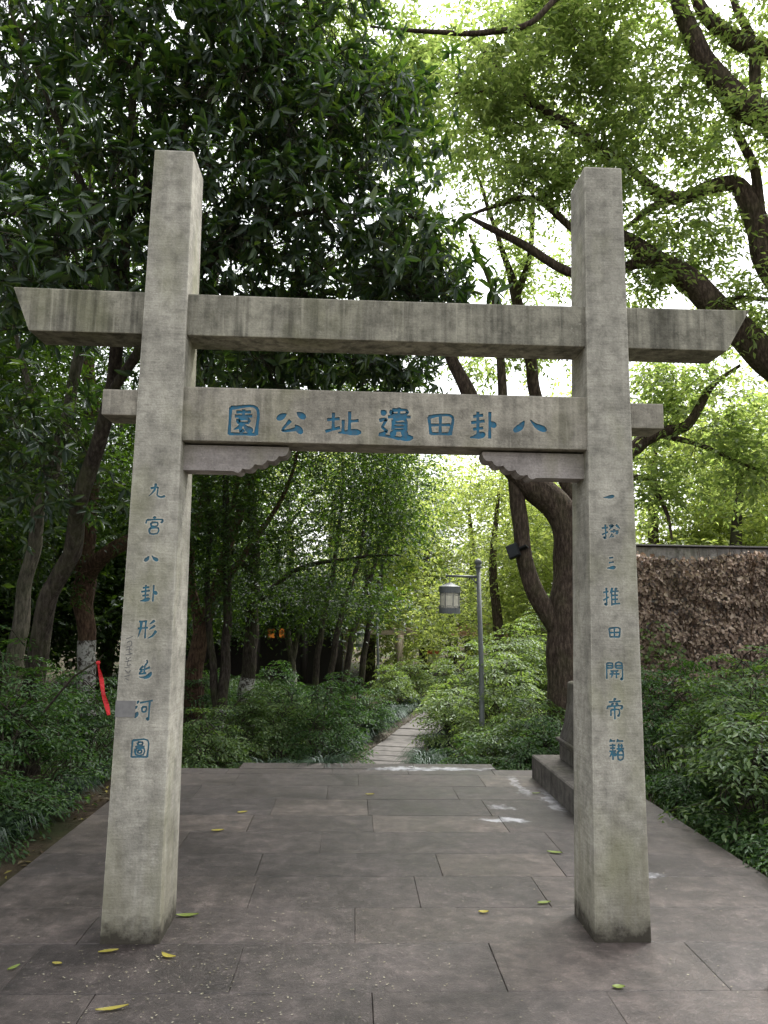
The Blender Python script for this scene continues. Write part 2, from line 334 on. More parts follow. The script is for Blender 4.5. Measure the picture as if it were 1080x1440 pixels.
# ------------------------------------------------------------------ the gate
GB, GT, GH, GS = .142, .1077, 4.0984, 1.1982
def brush(strokes, x0, z0, x1, z1, wid, y):
    "ink strokes as small fans of quads with a brush-like width; returns list of outline polygons"
    sx, sz = x1-x0, z1-z0; out = []
    for s in strokes:
        kind = ''
        if isinstance(s[0], str): kind, s = s[0], s[1:]
        P = np.array([(x0+a/100*sx, 0, z0+b/100*sz) for a, b in s])
        if len(P) > 2: P, _ = catmull(P, np.ones(len(P)), .02) if kind in 'pn' else (P, 0)
        L = np.concatenate([[0], np.cumsum(np.linalg.norm(np.diff(P, axis=0), axis=1))]); L /= L[-1]
        m = max(5, 3*len(P)); u = np.unique(np.concatenate([np.linspace(0, 1, m), L])); Q = np.stack([np.interp(u, L, P[:, i]) for i in range(3)], -1)
        T = nrm(np.gradient(Q, axis=0)); Nn = np.stack([-T[:, 2], 0*u, T[:, 0]], -1)
        if kind == 'p': ww = 1.15*(1-u)**.6+.08
        elif kind == 'n': ww = .45+1.1*np.sin(np.clip(u*1.15, 0, 1)*np.pi*.62)**2*np.where(u > .85, (1-u)/.15*.8+.2, 1)
        elif kind == 'd': ww = .35+1.2*np.sin(u*np.pi*.85)
        else: ww = .75+.35*(np.abs(u-.5)*2)**3-.1*np.sin(u*np.pi)
        ww = ww*np.where(u < .02, .7, 1)*np.where(u > .98, .7, 1)
        Lf = Q+Nn*ww[:, None]*wid/2; Rt = Q-Nn*ww[:, None]*wid/2
        out.append(np.concatenate([Lf, Rt[::-1]])[:, [0, 2]])
    return out
def frame(): return [((6, 96), (4, 2)), ((5, 94), (93, 96), (95, 2)), ((4, 5), (95, 5))]
hand = [((0, 72), (34, 78)), ((20, 99), (20, 6), (8, 14)), ((0, 28), (34, 48))]
GL = {
 'garden': frame()+[((25, 80), (75, 82)), ((50, 90), (50, 66)), ((20, 66), (80, 68)), ((33, 57), (35, 44), (66, 44), (67, 57), (33, 57)), ('p', (50, 44), (36, 28), (18, 20)), ((42, 33), (42, 13), (54, 20)), ('n', (50, 40), (64, 24), (84, 14))],
 'public': [('d', (36, 90), (4, 62)), ('d', (70, 98), (100, 70)), ((50, 60), (24, 12), (70, 20)), ('d', (66, 40), (90, 0))],
 'site': [((4, 60), (40, 66)), ((22, 92), (22, 18)), ((0, 10), (42, 28)), ((68, 99), (68, 12)), ((68, 56), (94, 60)), ((50, 62), (50, 10)), ('n', (36, 6), (70, 9), (102, 10))],
 'bequest': [('d', (8, 90), (22, 76)), ((3, 58), (24, 62), (12, 38), (26, 26), (4, 14)), ((2, 16), (30, 10), (64, 4)), ('d', (58, 4), (102, 8)), ((40, 91), (40, 78), (80, 79), (81, 92), (40, 91)), ((60, 100), (60, 70)), ((28, 70), (94, 71)), ((43, 62), (43, 29)), ((43, 61), (79, 62), (79, 28)), ((43, 51), (78, 51)), ((43, 40), (78, 40)), ((43, 29), (78, 29)), ('d', (53, 26), (36, 13)), ('d', (66, 27), (86, 14))],
 'field': [((8, 86), (16, 4)), ((6, 84), (50, 96), (96, 88), (86, 3)), ((51, 92), (50, 8)), ((14, 48), (88, 52)), ((14, 8), (86, 9))],
 'trigram': [((12, 80), (52, 86)), ((31, 99), (31, 56)), ((4, 57), (58, 65)), ((12, 33), (52, 39)), ((31, 56), (31, 8)), ('n', (0, 2), (30, 8), (60, 18)), ((78, 99), (77, 0)), ('d', (76, 62), (102, 44))],
 'eight': [('d', (34, 92), (22, 45), (0, 6)), ('n', (52, 100), (70, 55), (102, 20))],
 'nine': [('p', (42, 98), (36, 50), (2, 6)), ((12, 62), (56, 70), (52, 20), (76, 4), (100, 14))],
 'palace': [('d', (50, 102), (52, 88)), ((10, 82), (6, 60)), ((10, 80), (94, 84), (86, 64)), ((34, 66), (36, 47), (66, 48), (68, 67), (34, 66)), ((28, 36), (30, 6), (70, 7), (74, 37), (28, 36))],
 'shape': [((4, 92), (50, 95)), ((0, 54), (56, 60)), ('p', (18, 94), (16, 50), (2, 2)), ((42, 94), (42, 0)), ('p', (90, 100), (60, 76)), ('p', (94, 72), (60, 48)), ('p', (100, 44), (82, 16), (54, 0))],
 'issue': [((60, 100), (68, 86), (52, 70)), ((38, 66), (12, 44), (56, 48), (90, 60)), ((50, 70), (46, 28)), ((30, 40), (8, 20), (64, 26)), ('n', (6, 4), (50, 0), (85, 12), (102, 34))],
 'river': [('d', (10, 92), (22, 84)), ('d', (2, 66), (14, 58)), ('d', (2, 6), (20, 38)), ((28, 84), (102, 97)), ((84, 90), (82, 0), (70, 10)), ((42, 62), (44, 40), (64, 41), (66, 64), (42, 62))],
 'chart': frame()+[((36, 84), (38, 71), (62, 71), (64, 85), (36, 84)), ((22, 61), (78, 62)), ((50, 70), (50, 55)), ((26, 51), (28, 17), (72, 17), (74, 52), (26, 51)), ((40, 42), (40, 27), (60, 27), (60, 42), (40, 42))],
 'one': [('n', (0, 35), (45, 40), (102, 70))],
 'dig': hand+[('p', (40, 86), (62, 93), (36, 58)), ('p', (76, 99), (100, 68)), ((46, 52), (90, 55)), ('p', (68, 68), (60, 40), (38, 4)), ('n', (54, 44), (74, 22), (102, 0)), ('p', (86, 52), (72, 26), (48, 10))],
 'three': [((28, 90), (76, 96)), ((22, 50), (80, 58)), ('n', (0, 4), (50, 8), (102, 14))],
 'push': hand+[('p', (58, 99), (40, 64)), ((51, 76), (51, 0)), ('d', (72, 99), (82, 86)), ((51, 78), (94, 81)), ((51, 56), (90, 58)), ((51, 34), (90, 36)), ((48, 8), (102, 13)), ((72, 78), (72, 10))],
 'open': [((6, 98), (4, 0)), ((6, 96), (40, 97), (40, 66)), ((6, 82), (40, 82)), ((6, 67), (40, 67)), ((60, 66), (60, 97), (96, 98), (97, 0), (86, 8)), ((60, 82), (96, 82)), ((60, 67), (96, 67)), ((26, 48), (76, 50)), ((20, 30), (82, 32)), ('p', (40, 48), (38, 26), (28, 4)), ((62, 48), (62, 4))],
 'emperor': [('d', (48, 102), (56, 90)), ((12, 82), (90, 87)), ('d', (32, 78), (40, 67)), ('d', (70, 80), (60, 67)), ((6, 64), (2, 48)), ((6, 61), (98, 65), (88, 48)), ((26, 46), (25, 16)), ((26, 45), (78, 47), (76, 18), (66, 22)), ((50, 60), (50, 0))],
 'register': [('p', (18, 101), (4, 84)), ((14, 92), (44, 93)), ('p', (64, 101), (52, 84)), ((60, 92), (98, 93)), ((4, 70), (46, 72)), ((8, 57), (42, 58)), ((2, 42), (48, 44)), ((26, 80), (26, 0)), ('p', (26, 40), (2, 12)), ('d', (30, 40), (46, 18)), ((56, 68), (94, 70)), ((66, 80), (66, 56)), ((84, 80), (84, 56)), ((50, 54), (102, 56)), ((60, 44), (60, 4), (91, 5), (92, 45), (60, 44)), ((60, 25), (90, 25))],
}
top_chars = [('garden', -.84, 2.503, -.684, 2.661), ('public', -.592, 2.521, -.434, 2.64), ('site', -.328, 2.524, -.14, 2.651), ('bequest', -.048, 2.5, .137, 2.678), ('field', .212, 2.529, .357, 2.646), ('trigram', .445, 2.519, .583, 2.668), ('eight', .68, 2.557, .857, 2.627)]
left_chars = [('nine', -1.232, 2.159, -1.144, 2.236), ('palace', -1.24, 1.967, -1.145, 2.061), ('eight', -1.232, 1.828, -1.162, 1.86), ('trigram', -1.242, 1.626, -1.158, 1.711), ('shape', -1.245, 1.441, -1.152, 1.532), ('issue', -1.23, 1.248, -1.166, 1.335), ('river', -1.237, 1.044, -1.151, 1.14), ('chart', -1.243, .86, -1.158, .948)]
right_chars = [('one', 1.152, 2.202, 1.212, 2.227), ('dig', 1.14, 1.99, 1.24, 2.067), ('three', 1.162, 1.833, 1.21, 1.895), ('push', 1.139, 1.641, 1.227, 1.735), ('field', 1.16, 1.476, 1.226, 1.53), ('open', 1.144, 1.267, 1.231, 1.349), ('emperor', 1.144, 1.065, 1.225, 1.17), ('register', 1.149, .865, 1.227, .966)]
def carve(obj, chars, wid, yf, depth, paint, name='carved_character'):
    "cut the strokes into the face y = yf and lay the paint on the groove floor"
    cut = MB(); nb = 0
    for ch, x0, z0, x1, z1 in chars:
        polys = brush(GL[ch], x0, z0, x1, z1, wid, yf); pm = MB()
        for i, q in enumerate(polys):
            m = len(q)//2; yy = yf+depth-.0006-.00012*i-.00003*nb
            pm.add([(a, yy, b) for a, b in q], [(k, k+1, 2*m-2-k, 2*m-1-k) for k in range(m-1)])
            e = .0004*((i*7+nb*3) % 9)
            v = [(a, yf-.02-e, b) for a, b in q]+[(a, yf+depth+e*.3, b) for a, b in q]; M2 = 2*m
            f = [(k, k+1, M2-2-k, M2-1-k) for k in range(m-1)]+[(M2+M2-1-k, M2+M2-2-k, M2+k+1, M2+k) for k in range(m-1)]+[(k, M2+k, M2+(k+1) % M2, (k+1) % M2) for k in range(M2)]
            cut.add(v, f)
        o = pm.build(name, paint, obj); nb += 1
    co = cut.build('cutter', paint)
    md = obj.modifiers.new('b', 'BOOLEAN'); md.object = co; md.operation = 'DIFFERENCE'; md.solver = 'EXACT'; md.use_self = True
    dg = bpy.context.evaluated_depsgraph_get(); dg.update()
    me = bpy.data.meshes.new_from_object(obj.evaluated_get(dg)); n0 = len(obj.data.polygons)
    obj.modifiers.clear()
    if len(me.polygons) > n0+50:
        while len(me.materials) > 1: me.materials.pop()
        me.polygons.foreach_set('material_index', np.zeros(len(me.polygons), np.int32))
        obj.data = me
    else: print('carve failed', obj.name, len(me.polygons), n0)
    bpy.data.objects.remove(co)
gate = empty('stone_gate', (0, 0, 0), 'tall two-pillared stone gate with two crossbeams and blue carved characters', 'gate')
def pillar(s):
    b = MB(); d0, d1 = .35, .27; y1 = .03
    lo = [(-GB, 0, -.05), (GB, 0, -.05), (GB, d0, -.05), (-GB, d0, -.05)]; up = [(-GT, y1*0, GH), (GT, 0, GH), (GT, d1, GH), (-GT, d1, GH)]
    k = 16; v = []
    for i in range(k+1):
        t = i/k
        v += [tuple((1-t)*a+t*c for a, c in zip(p, q)) for p, q in zip(lo, up)]
    v = [(s*GS+x, y, z) for x, y, z in v]
    b.add(v, [(0, 1, 2, 3), tuple(4*k+i for i in range(4))]+[(4*j+i, 4*j+(i+1) % 4, 4*j+4+(i+1) % 4, 4*j+4+i) for j in range(k) for i in range(4)])
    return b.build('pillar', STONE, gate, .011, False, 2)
PL, PR = pillar(-1), pillar(1)
PL['label'] = 'left pillar with a taped patch and pencil scrawl'; PR['label'] = 'right pillar with horizontal tool marks'
ub = MB(); y0, y1 = .022, .245
mid = 14
xs_t = np.linspace(-2.015, 2.015, mid); xs_b = np.linspace(-1.915, 1.875, mid)
poly = [(x, 3.288-.012*(1-(x/2)**2)) for x in xs_t]+[(x, 3.047) for x in xs_b[::-1]]
v = [(x, y0, z) for x, z in poly]+[(x, y1, z) for x, z in poly]; m2 = 2*mid
ub.add(v, [(k, k+1, m2-2-k, m2-1-k) for k in range(mid-1)]+[(m2+m2-1-k, m2+m2-2-k, m2+k+1, m2+k) for k in range(mid-1)]+[(k, m2+k, m2+(k+1) % m2, (k+1) % m2) for k in range(m2)])
UB = ub.build('upper_beam', BEAM, gate, .007, False, 2); UB['label'] = 'rain-streaked upper crossbeam with slanted ends'
lb = MB(); lb.box((-1.13, .02, 2.47), (1.13, .235, 2.762)); LB = lb.build('lower_beam', LBEAM, gate, .006, False, 2); LB['label'] = 'lower crossbeam bearing seven large blue characters'
for s in (-1, 1):
    t = MB(); t.box((s*1.25-.258, .03, 2.6) if s > 0 else (-1.508, .03, 2.6), (1.508, .225, 2.74) if s > 0 else (-1.25+.258, .225, 2.74))
    t.build('beam_tenon', LBEAM, gate, .007, False, 2)
    top = 2.458; bot = 2.322; pts = [(1.12, top), (.522, top), (.522, 2.444)]
    arcs = [(.522, 2.444), (.575, 2.408), (.635, 2.385), (.70, 2.362), (.765, 2.337), (.815, 2.322)]
    for (xa, za), (xb, zb) in zip(arcs[:-1], arcs[1:]):
        mx, mz = (xa+xb)/2-.35*(zb-za)*-1*-1, (za+zb)/2; dx, dz = xb-xa, zb-za
        for t_ in (.25, .5, .75, 1.):
            bow = .017*math.sin(t_*math.pi); L = math.hypot(dx, dz)
            pts.append((xa+dx*t_+dz/L*bow, za+dz*t_-dx/L*bow))
    pts += [(1.12, bot)]
    q = MB(); q.prism([(s*x, z) for x, z in pts], .075, .2)
    q.build('bracket', BRK, gate, 0)
carve(LB, top_chars, .0235, .02, .008, BLUE)
carve(PL, left_chars, .013, 0, .005, TEAL); carve(PR, right_chars, .013, 0, .005, TEAL)
sm = MB()
for k, q in enumerate(brush([((0, 0), (3, 60), (10, 95)), ((10, 90), (90, 96)), ((20, 82), (70, 86), (80, 76), (20, 72)), ((15, 66), (85, 68)), ((60, 72), (55, 60), (95, 58)), ((10, 55), (80, 57)), ((25, 50), (30, 45), (80, 50)), ((15, 40), (90, 43)), ((55, 45), (40, 32), (85, 34)), ((10, 27), (75, 29)), ((20, 22), (60, 15), (85, 22)), ((15, 8), (80, 11)), ((30, 4), (70, 0))][1:], -1.302, 1.235, -1.262, 1.46, .0045, 0)):
    m = len(q)//2; sm.add([(a, -.0012-.00005*k, b) for a, b in q], [(j, j+1, 2*m-2-j, 2*m-1-j) for j in range(m-1)])
sm.build('pencil_scrawl', INK, PL)
tp = MB(); tp.box((-1.331, -.0022, 1.055), (-1.233, -.0005, 1.135)); tp.build('tape_patch', TAPE, PL)
# ------------------------------------------------------------------ stele on plinth behind the right pillar
stele = empty('stone_stele', (1.875, 2.8, 0), 'low dark stone tablet on a stepped plinth, half hidden behind right pillar', 'stele')
b = MB(); b.box((-.25, -.72, -.02), (.27, .82, .215)); b.build('plinth', PLINTH, stele, .012)
b = MB(); b.box((-.03, -.6, .215), (.24, .62, .36)); b.build('base_block', PLINTH, stele, .01)
b = MB(); prof = [(-.06, .36), (-.06, .42), (-.015, .56), (.02, .75), (.03, .95), (.2, .98), (.22, .6), (.24, .36)]
b.prism(prof, -.55, .52); o = b.build('tablet', PLINTH, stele, .012)
b = MB(); b.box((-.08, -.58, .4), (.26, .57, .43)); b.build('moulding', PLINTH, stele, .006)
# ------------------------------------------------------------------ leaves and growth
def leaves(O, D, Nn, L, W, six=False, fold=.22, droop=.15):
    O, D, Nn = map(np.asarray, (O, D, Nn)); D = nrm(D); S = nrm(np.cross(Nn, D)); Nn = np.cross(D, S); n = len(O)
    L = np.broadcast_to(L, (n,))[:, None]; W = np.broadcast_to(W, (n,))[:, None]
    if six:
        h = fold*W*.5
        V = np.stack([O, O+D*L*.33+S*W*.46+Nn*h, O+D*L*.72+S*W*.36+Nn*h*.8-Nn*L*droop*.4, O+D*L-Nn*L*droop, O+D*L*.72-S*W*.36+Nn*h*.8-Nn*L*droop*.4, O+D*L*.33-S*W*.46+Nn*h], 1).reshape(-1, 3)
        b = np.arange(n)[:, None]*6
        F = np.concatenate([b+np.array([0, 3, 2, 1]), b+np.array([0, 5, 4, 3])], 0)
    else:
        h = fold*W*.5
        V = np.stack([O, O+D*L*.45+S*W*.5+Nn*h, O+D*L-Nn*L*droop, O+D*L*.45-S*W*.5+Nn*h], 1).reshape(-1, 3)
        b = np.arange(n)[:, None]*4
        F = np.concatenate([b+np.array([0, 2, 1]), b+np.array([0, 3, 2])], 0)
    return V, F
def blob_points(blobs, rng, shell=.45):
    out = []; cen = []
    for c, r, n in blobs:
        d = nrm(rng.normal(size=(n, 3))); u = rng.random((n, 1))**shell
        out.append(np.array(c)+d*u*np.array(r)); cen.append(np.repeat([c], n, 0))
    return np.concatenate(out), np.concatenate(cen)
def sprays(Cp, Cc, rng, twigs=5, per=7, tl=.28, L=.08, W=.035, updir=.3, droop=.15, rosette=False, six=False, spread=.12, flat=.6):
    "leafy shoots round every clump centre: shoots run outward, leaves sit along or whorl at the tip"
    n = len(Cp)*twigs; o = np.repeat(Cp, twigs, 0)+rng.normal(size=(n, 3))*spread; out = nrm(np.repeat(Cp-Cc, twigs, 0)+1e-6)
    d = nrm(out*.7+rng.normal(size=(n, 3))*.75*np.array([1, 1, flat])+np.array([0, 0, updir]))
    k = n*per; D0 = np.repeat(d, per, 0); t = np.tile(np.arange(per)/max(1, per-1), n)+rng.normal(size=k)*.06
    perp = nrm(np.cross(D0, rng.normal(size=(k, 3))))
    if rosette:
        O = np.repeat(o, per, 0)+D0*tl*(.75+.25*t)[:, None]; D = nrm(D0*rng.uniform(-.1, 1.1, (k, 1))+perp-np.array([0, 0, .25]))
        Nn = D0*.8+np.array([0, 0, .7])+rng.normal(size=(k, 3))*.45
    else:
        O = np.repeat(o, per, 0)+D0*tl*t[:, None]-np.array([0, 0, 1])*(tl*.25*t*t)[:, None]; side = np.where(np.arange(k) % 2, 1, -1)[:, None]
        lat = nrm(np.cross(D0, np.array([0, 0, 1.]))+rng.normal(size=(k, 3))*.25)*side
        D = nrm(D0*.55+lat*.9+rng.normal(size=(k, 3))*.25-np.array([0, 0, .25])); Nn = np.array([0, 0, 1.])+rng.normal(size=(k, 3))*.45
    l = L*rng.uniform(.5, 1.25, k)
    return O, D, Nn, l, l*W/L, (o, d)
class Skeleton:
    def __init__(s): s.P = np.zeros((0, 3)); s.R = np.zeros(0); s.T = np.zeros((0, 3)); s.V = []; s.F = []; s.nv = 0
    def put(s, P, R): s.P = np.vstack([s.P, P]); s.R = np.concatenate([s.R, R]); s.T = np.vstack([s.T, nrm(np.gradient(P, axis=0))])
    def mesh(s, P, R, n=5):
        V, F = tube_np(P, R, n); s.V.append(V); s.F.append(F+s.nv); s.nv += len(V)
    def connect(s, pts, rng, rmax=.02, rend=.003, bow=.12, minr=0, ns=5):
        todo = list(range(len(pts))); d0 = np.array([np.min(np.linalg.norm(s.P-p, axis=1)) for p in pts])
        for i in np.argsort(d0):
            p = pts[i]; dv = p-s.P; d = np.linalg.norm(dv, axis=1)
            cost = d*(1+.55*(1-np.einsum('ij,ij->i', dv, s.T)/(d+1e-6)))+np.where(s.R < minr, 9, 0)
            j = int(np.argmin(cost)); a = s.P[j]; L = d[j]
            if L < .05: continue
            r0 = min(s.R[j]*.7, rmax, .004+.011*L); m = max(4, min(9, int(L/.15)+3)); t = np.linspace(0, 1, m)[:, None]
            c1 = a+s.T[j]*L*.35+rng.normal(size=3)*L*bow; c2 = a+(p-a)*.7+rng.normal(size=3)*L*bow*.7+np.array([0, 0, .05*L])
            Q = (1-t)**3*a+3*(1-t)**2*t*c1+3*(1-t)*t*t*c2+t**3*p
            R = r0*(1-t[:, 0])+rend*t[:, 0]; s.mesh(Q, R, ns); s.put(Q[1:], R[1:])
def limb(pxs, jitter=.0, rng=RNG, step=.1):
    "pixel polyline (px, py, Y, width in px) -> smooth world limb"
    P = []; R = []
    for px, py, Y, wd in pxs:
        p = at(px, py, Y); P.append(p); R.append(wd/2*(p-CLOC).dot(CF)/FPX)
    P, R = catmull([tuple(p) for p in P], R, step)
    if jitter:
        k = max(2, len(P)//4); nz = rng.normal(size=(k, 3))*jitter; nz = np.stack([np.interp(np.linspace(0, k-1, len(P)), np.arange(k), nz[:, i]) for i in range(3)], -1)
        nz[0] = 0; P = P+nz*np.minimum(1, np.arange(len(P))/4)[:, None]
    return P, R
def bumpy(V, amp, f=9.): return V+amp*np.stack([np.sin(V[:, 2]*f+V[:, 1]*7), np.cos(V[:, 2]*f*.8+V[:, 0]*8), 0*V[:, 0]], -1)
def make_tree(name, label, limbs, blobs, leafm, barkm, rng, group=None, ring=10, tw=dict(), sp=dict(), painted=None, root=None, six=False, twigtubes=False):
    sk = Skeleton(); base = limbs[0][0][0]
    t = empty(name, (base[0], base[1], float(gz(base[0], base[1])) if root is None else root), label, 'tree', group); off = np.array(t.location)
    gz0 = float(off[2])-.06; P, R = limbs[0]
    if P[0][2] > gz0+.03:                                     # carry the trunk down into the ground with a root flare
        m = max(3, int((P[0][2]-gz0)/.15)); u = np.linspace(0, 1, m, endpoint=False)[:, None]; lean = (P[0]-P[3])*np.array([1, 1, 0])*.6
        Q = np.stack([P[0][0]+lean[0]*(1-u[:, 0]), P[0][1]+lean[1]*(1-u[:, 0]), gz0+(P[0][2]-gz0)*u[:, 0]], -1); limbs = [(np.vstack([Q, P]), np.concatenate([R[0]*(1.25-.25*u[:, 0]), R]))]+list(limbs[1:])
    for i, (P, R) in enumerate(limbs):
        sk.put(P, R); V, F = tube_np(P, R, ring if R.max() > .04 else 7); V = bumpy(V, min(.012, R.mean()*.09))
        o = link('trunk' if i == 0 else 'branch', mesh_np('limb', V-off, F, True), barkm, t)
        if i == 0 and painted:
            sel_ = P[:, 2] < painted
            if sel_.sum() > 1:
                V, F = tube_np(P[sel_], R[sel_]*1.01+.003, ring); link('lime_band', mesh_np('lime_band', bumpy(V, min(.012, R.mean()*.09))-off, F, True), LIME, t)
    if blobs:
        cp, cc = blob_points(blobs, rng); sk.connect(cp, rng, **tw)
        O, D, Nn, L, W, (to, td) = sprays(cp, cc, rng, six=six, **sp)
        if twigtubes:
            tl = sp.get('tl', .28); k = len(to); a = to; bnd = to+td*tl; mid_ = (a+bnd)/2
            for p, q, c in zip(a, bnd, np.repeat(cp, sp.get('twigs', 5), 0)): sk.mesh(np.array([c, p, q]), np.array([.004, .003, .002]), 3)
        if sk.V: tag(link('twigs', mesh_np('twigs', np.concatenate(sk.V)-off, np.concatenate(sk.F), True), barkm, t), kind='stuff')
        V, F = leaves(O, D, Nn, L, W, six, droop=sp.get('droop', .15))
        cr = tag(link('crown', mesh_np('crown', V-off, F), leafm, t), kind='stuff')
        return t, cr, (O, D, Nn, L, W)
    return t, None, None
def wb(px, py, Y, rx, ry, rz, n): p = at(px, py, Y); return (tuple(p), (rx, ry, rz), n)
# --- near dark evergreen, crown hanging over the gate from the left
r1 = np.random.default_rng(3)
limbs = [limb([(48, 960, 4.0, 30), (62, 880, 3.9, 27), (100, 750, 3.6, 24), (140, 610, 3.2, 21), (165, 470, 2.8, 18), (180, 330, 2.5, 15), (190, 180, 2.4, 11), (205, 30, 2.4, 8)], .02, r1),
         limb([(150, 560, 2.9, 14), (240, 430, 2.5, 15), (350, 330, 2.3, 11), (470, 290, 2.2, 7), (590, 300, 2.2, 3)], .02, r1),
         limb([(172, 420, 2.6, 17), (120, 270, 2.3, 11), (60, 120, 2.0, 7), (10, 20, 1.8, 3)], .02, r1),
         limb([(182, 300, 2.5, 15), (270, 170, 2.4, 9), (380, 80, 2.4, 6), (470, 20, 2.4, 3)], .02, r1)]
blobs = [((-2.5, 2.3, 5.3), (1.1, 1.0, 1.3), 95), ((-1.25, 2.3, 5.3), (1.0, .9, 1.1), 95), ((-.35, 2.3, 4.75), (.75, .7, .62), 60), ((.3, 2.3, 4.5), (.38, .6, .38), 34),
         ((-.75, 2.4, 6.2), (.8, .8, .55), 50), ((-2.9, 1.6, 4.2), (.8, .8, .6), 34), ((-1.3, 3.0, 4.2), (.9, .7, .35), 36), ((-1.8, 2.4, 6.7), (1.2, .9, .6), 40), ((-3.4, 2.4, 6.2), (.9, .9, .9), 36), wb(330, 500, 4.2, .9, .5, .35, 46), wb(460, 505, 4.4, .8, .5, .3, 42), wb(565, 525, 4.8, .4, .4, .25, 18), ((-2.2, 2.6, 7.3), (1.4, 1, .6), 60), ((-.9, 2.6, 7.0), (1.0, 1, .5), 45), ((-.1, 2.7, 6.4), (.5, .6, .45), 26), ((-3.6, 2.2, 7.4), (1., 1, .8), 40), wb(60, 640, 3.6, .5, .5, .7, 30)]
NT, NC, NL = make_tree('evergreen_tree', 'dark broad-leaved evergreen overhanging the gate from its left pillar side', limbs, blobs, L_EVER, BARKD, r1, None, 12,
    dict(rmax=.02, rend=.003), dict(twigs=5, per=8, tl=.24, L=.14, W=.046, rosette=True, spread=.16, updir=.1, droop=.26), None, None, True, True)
# --- the nearest of its leaves as single pieces
O, D, Nn, L, W = NL
D = nrm(D); S = nrm(np.cross(Nn, D)); Nn = np.cross(D, S)
# (each shares one leaf mesh; they sit among the joined ones)
q = (O-np.array(CLOC)); dep = q@np.array(CF); sx = 540+FPX*(q@np.array(CR))/dep; sy = 720-FPX*(q@np.array(CU))/dep
ok = np.where((sx > 0) & (sx < 1080) & (sy > 0) & (sy < 900))[0]; pick = ok[np.argsort((dep/L)[ok])[:260]]
LV, LF = leaves(np.zeros((1, 3)), np.array([[1., 0, 0]]), np.array([[0, 0, 1.]]), 1., .34, True, droop=.22); lme = mesh_np('leaf', LV, LF)
nto = np.array(NT.location)
for i in pick:
    o = link('leaf', lme, L_EVER, NC); p = O[i]+Nn[i]*.012+D[i]*.01-nto; s = L[i]
    o.matrix_local = Matrix(((D[i][0]*s, S[i][0]*s, Nn[i][0]*s, p[0]), (D[i][1]*s, S[i][1]*s, Nn[i][1]*s, p[1]), (D[i][2]*s, S[i][2]*s, Nn[i][2]*s, p[2]), (0, 0, 0, 1)))
# --- understory trees of the wood on the left
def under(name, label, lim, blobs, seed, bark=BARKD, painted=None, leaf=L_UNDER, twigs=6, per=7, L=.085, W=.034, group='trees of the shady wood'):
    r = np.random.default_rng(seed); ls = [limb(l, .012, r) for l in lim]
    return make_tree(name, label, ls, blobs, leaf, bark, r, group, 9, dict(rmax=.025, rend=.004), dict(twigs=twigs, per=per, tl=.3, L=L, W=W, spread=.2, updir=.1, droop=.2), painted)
under('wood_tree', 'slender tree leaning right at the far left edge', [[(18, 940, 4.6, 26), (35, 830, 4.6, 20), (62, 700, 4.5, 18), (100, 560, 4.4, 16), (120, 400, 4.3, 13), (130, 250, 4.3, 8)], [(70, 670, 4.5, 12), (40, 540, 4.2, 8), (10, 430, 4, 5)]],
      [wb(20, 560, 4.6, .9, .8, .8, 75), wb(100, 420, 4.6, .9, .8, .8, 75), wb(40, 250, 5, 1.2, 1, 1.2, 90), wb(-80, 420, 4.6, 1, .8, 1, 70)], 21, BARKG)
under('wood_tree', 'rough brown trunk with whitewashed foot beside the left pillar', [[(122, 985, 7.5, 24), (121, 900, 7.5, 24), (117, 830, 7.5, 30), (122, 760, 7.5, 26), (130, 640, 7.5, 22), (125, 500, 7.4, 17), (140, 350, 7.4, 10)], [(114, 850, 7.5, 30), (126, 806, 7.3, 26), (160, 775, 6.9, 22), (200, 752, 6.8, 18), (250, 715, 6.7, 12)]],
      [wb(60, 640, 7.5, 1.2, 1, 1, 90), wb(190, 560, 7.5, 1.2, 1.2, 1, 100), wb(120, 360, 8, 1.6, 1.4, 1.5, 130), wb(60, 480, 8, 1.4, 1.2, 1.2, 100), wb(200, 200, 8, 2, 1.4, 1.5, 120), wb(20, 720, 7.5, 1, .8, .7, 60), wb(40, 800, 6.8, .8, .5, .4, 36), wb(170, 700, 6.6, .6, .5, .5, 36)], 22, BARKR, 1.12)
under('wood_tree', 'dark straight tree with whitewashed foot left of the path', [[(345, 1010, 9.5, 25), (348, 960, 9.5, 21), (354, 880, 9.5, 19), (358, 790, 9.5, 16), (352, 640, 9.4, 13), (360, 480, 9.3, 9)], [(356, 850, 9.5, 9), (420, 800, 9.3, 7), (500, 785, 9.1, 5), (560, 780, 9, 3)], [(357, 810, 9.5, 9), (300, 730, 9.3, 7), (290, 640, 9.2, 5)]],
      [wb(330, 640, 9, 1.4, 1.2, 1.1, 70), wb(450, 720, 8.8, 1.3, 1.1, .8, 70), wb(400, 520, 9.3, 1.6, 1.3, 1.3, 110), wb(540, 760, 8.6, .8, .8, .6, 50), wb(520, 620, 8.8, 1.0, 1, 1.1, 80), wb(560, 700, 8.6, .7, .8, .7, 50), wb(430, 835, 8.6, .8, .6, .32, 48), wb(520, 850, 9.4, .7, .6, .3, 40), wb(340, 850, 9, .7, .5, .3, 36)], 23, BARKD, .45)
